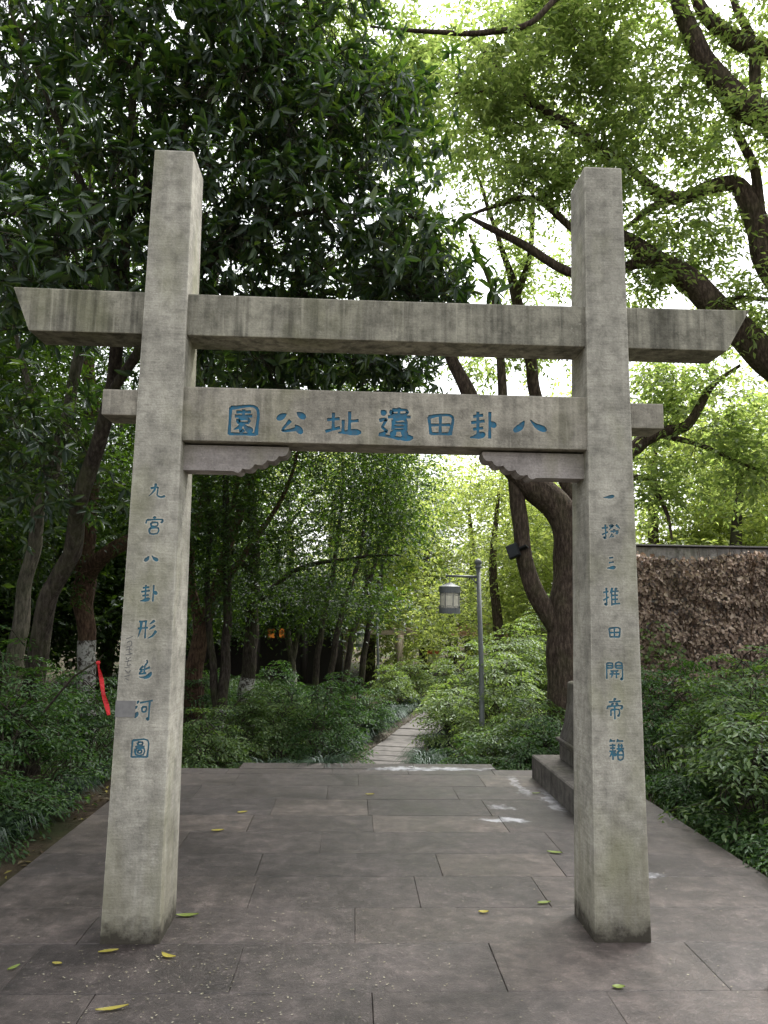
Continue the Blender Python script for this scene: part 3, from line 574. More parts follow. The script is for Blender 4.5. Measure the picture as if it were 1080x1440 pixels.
under('wood_tree', 'twin-stemmed dark tree with whitewashed foot beside left pillar', [[(304, 1030, 8.4, 18), (312, 985, 8.4, 17), (318, 920, 8.4, 14), (320, 830, 8.4, 12), (318, 700, 8.3, 9), (330, 560, 8.2, 6)], [(306, 1005, 8.4, 13), (300, 940, 8.4, 11), (292, 860, 8.4, 9), (296, 740, 8.4, 7), (280, 620, 8.3, 4)]],
      [wb(300, 720, 8.2, 1, 1, .8, 60), wb(310, 580, 8, 1.2, 1, 1, 80), wb(330, 480, 8, 1.4, 1, .8, 90), wb(440, 510, 7.8, 1.2, 1, .7, 90), wb(550, 520, 7.8, .7, .8, .6, 55), wb(300, 800, 7.8, .6, .5, .4, 40), wb(380, 770, 7.6, .7, .5, .4, 45), wb(300, 690, 7.6, .7, .5, .5, 40)], 24, BARKD, .1)
under('wood_tree', 'red-brown leaning clump of thin stems just right of left pillar', [[(272, 990, 9, 30), (280, 900, 9, 22), (305, 820, 9, 16), (338, 720, 8.9, 12), (370, 620, 8.8, 8)], [(280, 890, 9, 15), (268, 790, 9, 12), (285, 690, 9, 9), (300, 560, 9, 5)], [(296, 850, 9, 11), (350, 770, 8.8, 9), (400, 690, 8.6, 6), (430, 600, 8.5, 3)], [(300, 840, 9, 9), (322, 740, 9.2, 8), (340, 640, 9.3, 6), (350, 540, 9.4, 4)]],
      [wb(400, 620, 8.6, 1.2, 1, .8, 60), wb(290, 500, 9, 1.3, 1.1, 1, 60), wb(480, 640, 8.4, 1, .9, .8, 55)], 25, BARKR)
under('wood_tree', 'tall dark tree filling the canopy above the upper crossbeam', [[(232, 1000, 11, 24), (236, 850, 11, 20), (250, 650, 11, 17), (290, 450, 11, 13), (330, 250, 11, 8)], [(262, 560, 11, 11), (380, 440, 10.6, 8), (470, 360, 10.4, 4)]],
      [wb(300, 330, 10.5, 2, 1.5, 1.6, 130), wb(440, 400, 10.2, 1.5, 1.3, 1.0, 100), wb(400, 200, 10.5, 1.8, 1.3, 1.5, 100), wb(250, 560, 10.5, 1.5, 1.2, 1.2, 80)], 27, BARKD)
under('wood_tree', 'pale forked sapling with white foot in front of the dark hall', [[(410, 985, 14, 12), (411, 950, 14, 11), (408, 915, 14, 9), (400, 870, 14, 8), (390, 780, 14, 6)], [(411, 930, 14, 8), (420, 890, 14, 7), (432, 800, 14, 5)]],
      [wb(410, 770, 13.5, 1.4, 1.2, .9, 70), wb(480, 820, 13, .9, .9, .5, 40), wb(350, 815, 13.5, 1.3, 1, .55, 75), wb(430, 830, 14, 1.1, 1, .45, 60), wb(270, 830, 14, 1.2, 1, .6, 60), wb(370, 862, 13.6, .9, .6, .3, 48), wb(450, 868, 13.4, .8, .6, .28, 40), wb(320, 880, 13, .5, .5, .3, 26)], 26, BARKG, .2, L_UNDER, 6, 6, .1, .045)
for k, (px, lean, Y) in enumerate(((442, 14, 12.5), (462, 20, 12), (482, 22, 12.6), (506, 16, 13.5))):
    under('wood_tree', ['thin dark stem leftmost of four leaning towards the path', 'second thin dark stem leaning towards the path', 'third thin dark stem leaning towards the path', 'thin dark stem nearest the path of the leaning four'][k],
          [[(px, 985, Y, 10), (px+lean*.3, 930, Y, 9), (px+lean, 860, Y, 8), (px+lean*2.2, 780, Y, 6), (px+lean*3, 660, Y, 4)]],
          [wb(px+50, 700, Y, 1.3, 1.1, 1.1, 45), wb(px+40, 560+20*k, Y+.5, 1.4, 1.2, 1.2, 45)], 30+k, BARKD, None, L_UNDER, 6, 6, .1, .045)
# --- camphor behind the gate, trunk beside the right pillar
r2 = np.random.default_rng(8); Y = 6.5
cl = [limb([(800, 1085, Y, 62), (797, 1000, Y, 52), (793, 920, Y, 50), (795, 860, Y, 48), (803, 800, Y, 48), (800, 750, Y, 47), (783, 712, Y, 44), (745, 682, Y, 40), (715, 650, Y, 34), (690, 610, Y, 26), (660, 555, Y, 21), (635, 500, Y, 17), (600, 420, Y, 12), (575, 330, Y, 7)], .008, r2),
      limb([(786, 885, Y, 32), (765, 855, Y, 27), (745, 815, Y, 24), (735, 765, Y, 23), (729, 710, Y, 22), (722, 665, Y, 20), (712, 600, Y, 15), (706, 545, Y, 13), (703, 490, Y, 11), (690, 400, Y, 7), (660, 330, Y, 4)], .006, r2),
      limb([(803, 760, Y, 26), (815, 715, 6.6, 22), (796, 680, 6.7, 19), (770, 620, 6.8, 19), (753, 555, 6.8, 18), (745, 505, 6.8, 16), (727, 420, 6.8, 15), (712, 370, 6.8, 9), (690, 300, 6.8, 6), (665, 230, 6.8, 3)], .006, r2),
      limb([(727, 415, 6.8, 11), (745, 355, 6.7, 8), (750, 290, 6.6, 6), (748, 220, 6.6, 3)], .01, r2),
      limb([(815, 745, 6.5, 24), (858, 680, 6.5, 22), (892, 632, 6.4, 22), (925, 608, 6.3, 20), (965, 598, 6.2, 15), (1000, 545, 6.1, 9), (1040, 515, 6, 5)], .01, r2),
      limb([(930, 612, 6.3, 9), (985, 625, 6.1, 7), (1040, 650, 6, 5), (1085, 668, 5.9, 3)], .01, r2),
      limb([(860, 680, 6.5, 10), (905, 672, 6.3, 8), (935, 715, 6.2, 6), (945, 760, 6.2, 3)], .01, r2)]
blobs = [wb(620, 150, 6.5, 1.1, 1, 1.0, 64), wb(560, 60, 6.6, .9, .9, .8, 60), wb(480, 70, 7.2, .8, .8, .8, 60), wb(720, 180, 6.5, 1.1, 1, .9, 56), wb(600, 350, 6.6, .8, .8, .7, 55), wb(720, 60, 6.6, 1.1, 1, .8, 46), wb(680, 480, 7, .8, .8, .5, 34),
         wb(560, 200, 6.8, .7, .7, .8, 45), wb(770, 470, 7, .6, .6, .5, 26), wb(990, 580, 6.2, .9, .7, .55, 62), wb(1040, 650, 6, .7, .6, .5, 46), wb(930, 690, 6.2, .6, .5, .4, 30), wb(760, 380, 6.8, .6, .6, .5, 26), wb(940, 520, 6.2, .6, .5, .4, 26)]
CAMSP = dict(twigs=9, per=8, tl=.26, L=.1, W=.044, spread=.13, updir=.1, droop=.2, flat=.45)
blobs = [(c, r, int(n*.75)+3) for c, r, n in blobs]
make_tree('camphor_tree', 'twisting camphor with forked trunk standing just left of the right pillar', cl, blobs, L_CAMPH, BARK, r2, 'camphor trees', 14, dict(rmax=.03, rend=.005), CAMSP)
# --- second camphor reaching in from the right edge
r3 = np.random.default_rng(9); Y = 5.2
cr = [limb([(1330, 1110, 5.4, 110), (1310, 900, 5.4, 88), (1260, 720, 5.4, 80), (1190, 600, 5.3, 66), (1120, 535, 5.2, 50), (1065, 492, Y, 42), (1010, 435, Y, 36), (965, 392, Y, 34), (925, 366, Y, 28), (885, 338, Y, 22), (848, 325, Y, 14), (807, 323, Y, 11), (760, 282, Y, 9), (715, 284, Y, 8), (663, 302, Y, 4)], .006, r3),
      limb([(945, 378, Y, 22), (905, 368, Y, 17), (850, 388, Y, 13), (800, 381, Y, 13), (740, 346, Y, 12), (690, 322, Y, 9), (650, 300, Y, 4)], .006, r3),
      limb([(1250, 680, 5.4, 60), (1190, 520, 5.3, 50), (1120, 430, 5.2, 42), (1078, 370, 5.1, 32), (1062, 310, 5.1, 30), (1038, 262, 5.1, 22), (1000, 262, 5.1, 20), (962, 279, 5.1, 19), (925, 270, 5.1, 15), (893, 243, 5.1, 13), (848, 212, 5.1, 14), (808, 182, 5.1, 13), (745, 142, 5.1, 10), (700, 92, 5.1, 7), (665, 55, 5.1, 4)], .006, r3),
      limb([(945, 276, 5.1, 10), (915, 292, 5, 9), (882, 318, 5, 5)], .004, r3),
      limb([(1068, 320, 5.1, 18), (1062, 240, 5, 13), (1035, 180, 5, 10), (1022, 140, 5, 5)], .006, r3),
      limb([(1190, 520, 5.3, 52), (1180, 380, 5, 46), (1150, 250, 4.8, 42), (1090, 172, 4.7, 40), (1045, 148, 4.7, 34), (1003, 105, 4.7, 30), (978, 60, 4.7, 26), (955, 0, 4.7, 22), (940, -60, 4.7, 15), (900, -160, 4.7, 8)], .006, r3),
      limb([(1160, 280, 4.9, 34), (1110, 95, 4.7, 26), (1045, 62, 4.7, 22), (1003, 32, 4.7, 19), (975, -10, 4.7, 14), (950, -80, 4.7, 8)], .006, r3),
      limb([(1062, 152, 4.7, 17), (1061, 70, 4.7, 14), (1035, 10, 4.7, 10), (1010, -60, 4.7, 5)], .006, r3),
      limb([(745, 142, 5.1, 6), (690, 130, 5, 5), (640, 130, 5, 3)], .01, r3),
      limb([(1000, -60, 4.2, 12), (900, -40, 4.1, 11), (800, -15, 4, 9), (745, 33, 4, 8), (680, 46, 4, 8), (600, 44, 4, 6), (520, 38, 4, 3)], .004, r3),
      limb([(1150, 420, 5.2, 12), (1080, 421, 5.1, 7), (1040, 418, 5, 6), (1005, 424, 5, 3)], .004, r3)]
blobs = [wb(800, 110, 5.1, .9, .8, .7, 68), wb(900, 150, 5.1, .8, .8, .7, 75), wb(960, 330, 5.2, .8, .7, .45, 55), wb(830, 250, 5.2, .7, .6, .5, 45), wb(870, 30, 4.9, .9, .8, .5, 60), wb(1000, 200, 5, .7, .7, .5, 45), wb(740, 260, 5.1, .6, .5, .4, 32), wb(680, 90, 4.6, .7, .6, .4, 36),
         wb(1060, 40, 4.7, .8, .8, .5, 40), wb(1050, 440, 5.1, .5, .5, .3, 26), wb(900, 400, 5.3, .5, .5, .3, 18), wb(1150, 250, 5, 1, 1, .8, 50), wb(1250, 450, 5.2, 1, 1, .8, 40), wb(700, 200, 5.2, .5, .5, .4, 26), wb(950, -120, 4.8, 1.2, 1, .8, 60), wb(780, 20, 5.0, .7, .7, .4, 40)]
blobs = [(c, r, int(n*.85)+3) for c, r, n in blobs]
make_tree('camphor_tree', 'great camphor leaning in from beyond the right edge with long crooked limbs', cr, blobs, L_CAMPH, BARK, r3, 'camphor trees', 14, dict(rmax=.03, rend=.005), CAMSP)
# --- trees farther off: three crown shapes shared between them
def far_kind(seed, leafm, barkm, h, n):
    r = np.random.default_rng(seed); sk = Skeleton()
    P, R = catmull([(0, 0, -.1), (.1, .05, h*.25), (-.1, .1, h*.5), (.1, 0, h*.8)], [.2, .16, .12, .05], .3); sk.put(P, R)
    TV, TF = tube_np(P, R, 8); tm = mesh_np('far_trunk', TV, TF, True)
    bl = [((r.uniform(-1.6, 1.6), r.uniform(-1.6, 1.6), r.uniform(h*.18, h*.92)), (r.uniform(1, 1.7), r.uniform(1, 1.7), r.uniform(.8, 1.3)), n) for _ in range(13)]
    cp, cc = blob_points(bl, r); sk.connect(cp, r, .05, .006)
    bm_ = mesh_np('far_branches', np.concatenate(sk.V), np.concatenate(sk.F), True)
    O, D, Nn, L, W, _ = sprays(cp, cc, r, 7, 8, .5, .14, .07, .1, .2, False, False, .3, .5)
    V, F = leaves(O, D, Nn, L, W); return tm, bm_, mesh_np('far_crown', V, F), leafm, barkm
FK = [far_kind(41, L_FAR, BARK, 7.5, 25), far_kind(42, L_FAR, BARKD, 6.5, 25), far_kind(43, L_UNDER, BARKD, 8, 56)]
far = [(700, 17, 0, .95, 'bright green tree in the background just left of the lamp post'), (800, 20, 1, 1.1, 'bright background tree behind the forked camphor trunk'), (930, 17, 0, 1.2, 'pale green tree behind the creeper wall next to right pillar'),
       (1050, 15, 1, 1.3, 'pale green tree behind the creeper wall at right edge'), (1160, 19, 0, 1.2, 'pale tree beyond the right edge behind the wall'), (600, 24, 1, 1.15, 'background tree above the end of the path'), (860, 25, 0, 1.5, 'far tree seen between the right pillar and camphor trunk'),
       (520, 20, 1, 1.0, 'green background tree above the far lamp post'), (400, 24.5, 0, 1.1, 'bright background tree behind the hall'), (280, 18, 2, 1.1, 'dark background tree behind the left pillar gap'), (150, 15, 2, 1.1, 'dark background tree left of the left pillar'), (20, 13, 2, 1.1, 'dark background tree at far left edge'),
       (-130, 11, 2, 1.1, 'dark tree added just beyond the left edge to block light'), (740, 33, 1, 1.4, 'farthest pale tree behind the lamp post'), (1010, 23, 1, 1.7, 'far pale tree high above the creeper wall'), (-20, 22, 2, 1.3, 'tall dark tree deep behind the left edge'), (470, 27, 0, 1.3, 'tall light tree beyond the hall'), (1120, 24, 0, 1.35, 'tall pale tree beyond the wall at the right edge'), (660, 27, 0, 1.2, 'pale tree directly behind the pavilion'), (-250, 5.5, 2, .95, 'dark tree added beyond the left edge near the paving to block light')]  # both trees beyond the left edge are added to keep the wood dark
for i, (px, Y, k, s, lab) in enumerate(far):
    p = at(px, 860, Y); z = float(gz(p.x, Y)); tm, bm_, cm, lm, bk = FK[k]
    t = empty('background_tree', (p.x, Y, z), lab, 'tree', 'trees farther off', RNG.uniform(0, 6.28)); t.scale = (s, s, s*RNG.uniform(.92, 1.1))
    link('trunk', tm, bk, t); tag(link('branches', bm_, bk, t), kind='stuff'); tag(link('crown', cm, lm, t), kind='stuff')
# ------------------------------------------------------------------ shrubs
def shrub(label, mounds, leafm, seed, L=.055, W=.021, group=None, fl=.55, dens=1.):
    "mounds: (centre, radii): arching compound fronds rise from the middle of each mound and droop outward"
    r = np.random.default_rng(seed); c = np.mean([b[0] for b in mounds], 0); z0 = float(gz(c[0], c[1]))
    t = empty('shrub', (c[0], c[1], z0), label, 'shrub', group); off = np.array(t.location); sk = Skeleton(); OO = []; DD = []; NN = []; LL = []
    for b in mounds:
        cx, cy, cz = b[0]; rx, ry, rz = b[1]; g0 = float(gz(cx, cy)); top = cz+rz-g0; nf = int(dens*(26+52*(rx+ry)*max(.35, top)/(fl/.55)))
        for k in range(nf):
            a = r.uniform(0, 6.283); q = math.sqrt(r.random()); hz = top*(1-.62*q*q)*r.uniform(.55, 1.04)          # where the frond peaks
            e = np.array([cx+rx*q*math.cos(a), cy+ry*q*math.sin(a), g0+hz]); az = a+r.normal()*.7; ln = fl*r.uniform(.6, 1.15)
            out = np.array([math.cos(az), math.sin(az), 0]); p0 = np.array([cx+(e[0]-cx)*.35, cy+(e[1]-cy)*.35, g0-.02]) if k % 5 == 0 else e-out*ln*.55-np.array([0, 0, ln*.5])
            p2 = e+out*ln*.5-np.array([0, 0, ln*r.uniform(.02, .3)]); T = np.linspace(0, 1, 7)[:, None]; m1 = e-out*ln*.12+np.array([0, 0, ln*.12])
            S = (1-T)**2*p0+2*(1-T)*T*m1+T*T*p2; sk.mesh(S[::2] if k % 5 else S, np.linspace(.006, .002, len(S[::2] if k % 5 else S)), 4)
            side = np.array([-out[1], out[0], 0])
            for u in np.linspace(.42, .97, 6):
                sp_ = (1-u)**2*p0+2*(1-u)*u*m1+u*u*p2; tg = nrm(2*(1-u)*(m1-p0)+2*u*(p2-m1)); pl = ln*.42*(1.15-u)+.06
                for sg in (-1, 1):
                    pd = nrm(tg*.75+side*sg*.85+r.normal(size=3)*.12-np.array([0, 0, .12])); m_ = max(3, int(pl/(L*.55)))
                    tt = (np.arange(m_)+.6)/m_; base = sp_+pd*pl*tt[:, None]-np.array([0, 0, pl*.3])*(tt**2)[:, None]; ps = nrm(np.cross(pd, np.array([0, 0, 1.])))
                    s2 = np.where(np.arange(m_) % 2, 1, -1)[:, None]
                    OO.append(base); DD.append(nrm(pd*.7+ps*s2*.8+r.normal(size=(m_, 3))*.2-np.array([0, 0, .2]))); NN.append(np.array([0, 0, 1.])+out*.25+r.normal(size=(m_, 3))*.3); LL.append(L*r.uniform(.6, 1.25, m_))
    tag(link('stems', mesh_np('stems', np.concatenate(sk.V)-off, np.concatenate(sk.F), True), BARKD, t), kind='stuff')
    O = np.concatenate(OO); l = np.concatenate(LL); O[:, 2] = np.maximum(O[:, 2], gz(O[:, 0], O[:, 1])+.03)
    V, F = leaves(O, np.concatenate(DD), np.concatenate(NN), l, l*W/L); tag(link('foliage', mesh_np('foliage', V-off, F), leafm, t), kind='stuff'); return t
L_SHRUBM = leaf_mat('mid_shrub_leaf', [(.035, .066, .02), (.058, .10, .03), (.085, .135, .042), (.12, .165, .055)], (2.1, 2.3, .9), .36, .03)
def pm(px, py, Y, rx, ry, rz): p = at(px, py, Y); return (tuple(p), (rx, ry, rz))
SG = 'shrubs round the paving'
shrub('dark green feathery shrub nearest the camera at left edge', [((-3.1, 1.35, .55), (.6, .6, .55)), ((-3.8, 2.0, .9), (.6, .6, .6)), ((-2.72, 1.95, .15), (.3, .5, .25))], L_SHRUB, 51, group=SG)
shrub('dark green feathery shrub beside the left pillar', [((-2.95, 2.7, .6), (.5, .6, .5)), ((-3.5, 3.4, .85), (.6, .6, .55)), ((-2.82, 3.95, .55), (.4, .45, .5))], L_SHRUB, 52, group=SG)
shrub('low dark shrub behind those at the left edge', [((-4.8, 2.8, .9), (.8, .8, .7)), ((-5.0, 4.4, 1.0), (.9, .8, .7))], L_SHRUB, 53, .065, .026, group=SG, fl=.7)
shrub('pale ferny shrub seen right of the left pillar', [pm(290, 1020, 5.4, .4, .4, .25), pm(335, 985, 6.6, .42, .4, .35)], L_SHRUBM, 54, group=SG, fl=.45)
shrub('drooping ferny shrub in the middle of the left bed', [pm(395, 985, 7.2, .5, .45, .42)], L_SHRUBM, 55, .06, .022, group=SG, fl=.7)
shrub('rounded dark ferny shrub beside the drooping one', [pm(455, 995, 6.8, .42, .4, .4)], L_SHRUB, 67, .06, .022, group=SG, fl=.6)
shrub('dark shrub at the path edge of the left bed', [pm(478, 975, 8.8, .42, .4, .4), pm(520, 980, 9.8, .32, .4, .3)], L_SHRUB, 56, .06, .024, group=SG)
shrub('mid green shrub behind the left bed', [pm(380, 955, 9.6, .6, .5, .35), pm(280, 955, 9, .55, .5, .35)], L_SHRUB, 57, .065, .026, group=SG)
shrub('sunlit yellow-green shrub at the bend of the path', [pm(578, 950, 15, .6, .5, .45), pm(550, 958, 13.5, .42, .4, .38)], L_SHRUBB, 58, .075, .032, group=SG)
shrub('bright bushy shrub in front of the lamp post', [pm(628, 985, 8.4, .38, .5, .42), pm(705, 955, 7.6, .55, .5, .5)], L_SHRUBB, 59, .065, .028, group=SG)
shrub('mid green shrub between the lamp post and the stele', [pm(748, 1000, 6.2, .42, .42, .42), pm(690, 1030, 6.0, .36, .36, .32)], L_SHRUBM, 68, .065, .026, group=SG)
shrub('tall pale shrub behind the lamp post', [pm(720, 905, 9.4, .7, .5, .55), pm(655, 930, 10, .55, .5, .45), pm(765, 870, 10.2, .5, .5, .5)], L_SHRUBB, 60, .075, .032, group=SG, fl=.65)
shrub('dark low shrub beside the steps right of the path', [pm(650, 1066, 5.6, .3, .35, .2), pm(735, 1060, 5.3, .35, .35, .22)], L_SHRUB, 61, .05, .02, group=SG, fl=.35)
shrub('large leafy shrub right of the right pillar', [((3.1, 2.0, .55), (.52, .6, .5)), ((3.55, 3.0, .85), (.62, .7, .5))], L_SHRUBM, 62, .065, .027, group=SG, fl=.65)
shrub('pale-leaved layered shrub at the right edge', [((3.75, 1.5, .65), (.6, .6, .5))], L_SHRUBM, 69, .07, .028, group=SG, fl=.65)
shrub('green shrub at the right edge of the paving', [((3.0, .85, .2), (.42, .6, .3))], L_SHRUB, 63, .055, .024, group=SG, fl=.45)
shrub('low dark fringe of leaves along the right kerb', [((2.75, 1.6, .08), (.2, .5, .15)), ((2.75, 2.7, .1), (.2, .5, .18)), ((2.95, .1, .06), (.3, .4, .15))], L_SHRUB, 66, .05, .022, group=SG, fl=.35)
shrub('leafy shrub at the foot of the creeper wall', [((3.4, 4.4, .75), (.6, .6, .5)), ((4.7, 4.6, .85), (.7, .6, .55))], L_SHRUB, 64, .065, .026, group=SG, fl=.65)
shrub('grey-green shrub filling the corner behind the stele', [((2.9, 5.2, .35), (.45, .45, .42)), ((2.3, 5.5, .15), (.4, .35, .3))], L_SHRUB, 65, .06, .024, group=SG)
# ------------------------------------------------------------------ mondo-grass tufts, grass, gravel
def blades(n, r, h, wd, spread, seed):
    a = r.uniform(0, 2*np.pi, n); rad = spread*np.sqrt(r.random(n)); base = np.stack([rad*np.cos(a), rad*np.sin(a), 0*a], -1)
    d = np.stack([np.cos(a+r.normal(size=n)*.5), np.sin(a+r.normal(size=n)*.5), 0*a], -1); hh = h*r.uniform(.6, 1.1, n)[:, None]; s = np.stack([-d[:, 1], d[:, 0], 0*a], -1)*wd/2
    z = np.array([0, 0, 1.]); p1 = base+d*hh*.25+z*hh*.75; p2 = base+d*hh*.75+z*hh*.8; p3 = base+d*hh*1.15+z*hh*.4
    V = np.stack([base-s, base+s, p1+s, p1-s, p2+s*.8, p2-s*.8, p3], 1).reshape(-1, 3); b = np.arange(n)[:, None]*7
    F = np.concatenate([b+np.array([0, 1, 2, 3]), b+np.array([3, 2, 4, 5]), b+np.array([5, 4, 6, 6])], 0)
    return V, F
def fix_tri(V, F):
    T = np.concatenate([F[:, [0, 1, 2]], F[F[:, 2] != F[:, 3]][:, [0, 2, 3]]]); return V, T
rt = np.random.default_rng(70); TU = []
for k in range(3): V, F = blades(150, rt, .3, .009, .09, k); V, F = fix_tri(V, F); TU.append(mesh_np('tuft', V, F))
spots = [(x, 4.4+.1*math.sin(i*2.1), 'platform') for i, x in enumerate(np.linspace(-1.05, -.45, 3))]
spots += [(-2.55-.06*(i % 2), .2+i*.42, 'soil') for i in range(9)]
arcs_ = np.linspace(.9, 8.5, 20)
for i, s in enumerate(arcs_):
    p = np.array([np.interp(s, arc, PATHC[:, j]) for j in range(3)]); q = np.array([np.interp(s+.05, arc, PATHC[:, j]) for j in range(3)]); t_ = nrm(q-p)
    spots.append((p[0]-t_[1]*.78, p[1]+t_[0]*.78, 'pathl'))
    if i % 2 == 0: spots.append((p[0]+t_[1]*.66, p[1]-t_[0]*.66, 'pathr'))
lab = {'platform': 'grassy tuft at the far left corner of the paving', 'soil': 'drooping grass tuft in the soil strip along the left paving edge', 'pathl': 'grey-green grass tuft in the row left of the path', 'pathr': 'dark grass tuft along the right side of the path'}
cnt = {}
for i, (x, y, k) in enumerate(spots):
    o = link('grass_tuft', TU[i % 3], L_MONDO); o.location = (x, y, float(gz(x, y))-.01); s = rt.uniform(.85, 1.3)*(.75 if k == 'soil' else .95); o.scale = (s, s, s*rt.uniform(.9, 1.2)); o.rotation_euler.z = rt.uniform(0, 6)
    cnt[k] = cnt.get(k, 0)+1; tot = sum(1 for q_ in spots if q_[2] == k)
    lb_ = {1: 'nearest '+lab[k], tot: 'farthest '+lab[k]}.get(cnt[k], lab[k])
    tag(o, lb_, 'grass', 'mondo grass tufts '+{'platform': 'by the paving corner', 'soil': 'in the soil strip', 'pathl': 'left of the path', 'pathr': 'right of the path'}[k])
def scatter_grass(name, box, n, h, wd, m, seed, avoid=None):
    r = np.random.default_rng(seed); V, F = blades(n, r, h, wd, 0, seed); x = r.uniform(box[0], box[1], n); y = r.uniform(box[2], box[3], n)
    keep = np.ones(n, bool) if avoid is None else ~avoid(x, y)
    off = np.stack([x, y, gz(x, y)-.005], -1); V = (V.reshape(n, 7, 3)+off[:, None])[keep].reshape(-1, 3); n2 = int(keep.sum())
    b = np.arange(n2)[:, None]*7; F = np.concatenate([b+np.array([0, 1, 2]), b+np.array([0, 2, 3]), b+np.array([3, 2, 4]), b+np.array([3, 4, 5]), b+np.array([5, 4, 6])], 0)
    return tag(link(name, mesh_np(name, V, F), m), {'grass': 'short green grass under the wood', 'kerb_grass': 'low grass between the right kerb and the shrubs', 'ground_cover': 'low leafy ground cover by the wall'}.get(name, 'low plants'), 'grass', None, 'stuff')
def near_path(x, y): return np.min((x[:, None]-PATHC[None, ::10, 0])**2+(y[:, None]-PATHC[None, ::10, 1])**2, 1) < .5
scatter_grass('grass', (-7, -.2, 4.2, 18), 36000, .13, .012, L_GRASS, 81, near_path)
scatter_grass('kerb_grass', (2.46, 4.5, -2, 4.3), 7000, .1, .01, L_GRASS, 84)
scatter_grass('ground_cover', (1.4, 8, 4.3, 12), 16000, .14, .013, L_GRASS, 82, near_path)
rg = np.random.default_rng(83); pb = MB()
for i in range(700):
    s = rg.uniform(.4, 8.5); p = np.array([np.interp(s, arc, PATHC[:, j]) for j in range(3)]); q = np.array([np.interp(s+.05, arc, PATHC[:, j]) for j in range(3)]); t_ = nrm(q-p); o_ = rg.uniform(.42, .66)
    x, y = p[0]-t_[1]*o_, p[1]+t_[0]*o_; a = rg.uniform(.015, .045); z = float(gz(x, y))
    v = [(x+a*math.cos(u)*rg.uniform(.7, 1.2), y+a*math.sin(u)*rg.uniform(.7, 1.2), z) for u in np.arange(5)*1.257]+[(x+rg.normal()*.004, y, z+a*.8)]
    pb.add(v, [(i2, (i2+1) % 5, 5) for i2 in range(5)])
tag(pb.build('gravel', plain('gravel_stone', (.16, .14, .115), .9, .2, 0, .7, 20)), 'stony strip along the left side of the path', 'gravel', None, 'stuff')
# ------------------------------------------------------------------ creeper wall on the right
WY = 8.6; pL = at(842, 766, WY); wt = at(990, 766, WY).z; wall = empty('creeper_wall', (pL.x+3.5, WY, -.7), 'long wall under dry brown creeper with dark coping, right of right pillar', 'wall')
WALLM = stone_mat('wall_render', (.36, .33, .33), .0, .5, .9)
b = MB(); b.box((-3.5, 0, -.2), (5, .3, wt+.64)); b.build('wall_body', WALLM, wall)
b = MB(); b.box((-3.55, -.05, wt+.648), (5.05, .35, wt+.675)); b.box((-3.55, -.02, wt+.675), (5.05, .32, wt+.69)); b.build('coping', TIMBER, wall, .006)
rw = np.random.default_rng(90); n = 34000; x = rw.uniform(-3.45, 4.9, n); H = wt+.7; z = rw.random(n)
topv = H-.08-.16*np.abs(np.sin(x*1.3+1)*np.sin(x*.53))-.05*rw.random(n); z = z*(topv-.5)+.5; cl_ = np.clip(.5+.5*np.sin(x*4.3+2*np.sin(z*5.1))*np.sin(z*7.7+1.6*np.sin(x*2.9)), 0, 1); y = -.015-np.abs(rw.normal(size=n))*.035-.17*cl_**1.5
O = np.stack([x, y, z], -1); D = nrm(np.stack([rw.normal(size=n)*.8, -.35+0*x, -.6+rw.normal(size=n)*.3], -1)); Nn = np.stack([rw.normal(size=n)*.5, -1+0*x, .5+rw.normal(size=n)*.5], -1); L = rw.uniform(.035, .1, n)
V, F = leaves(O, D, Nn, L, L*.75); tag(link('dry_creeper', mesh_np('dry_creeper', V, F), L_DRY, wall), kind='stuff')
vn = Skeleton()
for k in range(46):                                                       # bare creeper stems climbing the wall
    x0 = rw.uniform(-3.3, 4.8); q_ = np.stack([x0+np.cumsum(rw.normal(size=9)*.09), np.full(9, -.03)-.15*rw.random(9), np.linspace(.2, H-.04-.2*rw.random(), 9)], -1); vn.mesh(q_, np.linspace(.014, .004, 9), 5)
tag(link('creeper_stems', mesh_np('creeper_stems', np.concatenate(vn.V), np.concatenate(vn.F), True), BARKR, wall), kind='stuff')
n = 5200; x = rw.uniform(-3.45, 4.9, n); z = .3+rw.random(n)**1.6*(1.15+.5*np.sin(x*1.9)+.3*np.sin(x*4.1)); y = -.12-np.abs(rw.normal(size=n))*.09
O = np.stack([x, y, z], -1); D = nrm(np.stack([rw.normal(size=n)*.8, -.5+0*x, -.4+rw.normal(size=n)*.4], -1)); Nn = np.stack([rw.normal(size=n)*.4, -.7+0*x, .9+rw.normal(size=n)*.3], -1); L = rw.uniform(.06, .11, n)
V, F = leaves(O, D, Nn, L, L*.7); tag(link('green_creeper', mesh_np('green_creeper', V, F), L_SHRUBB, wall), kind='stuff')
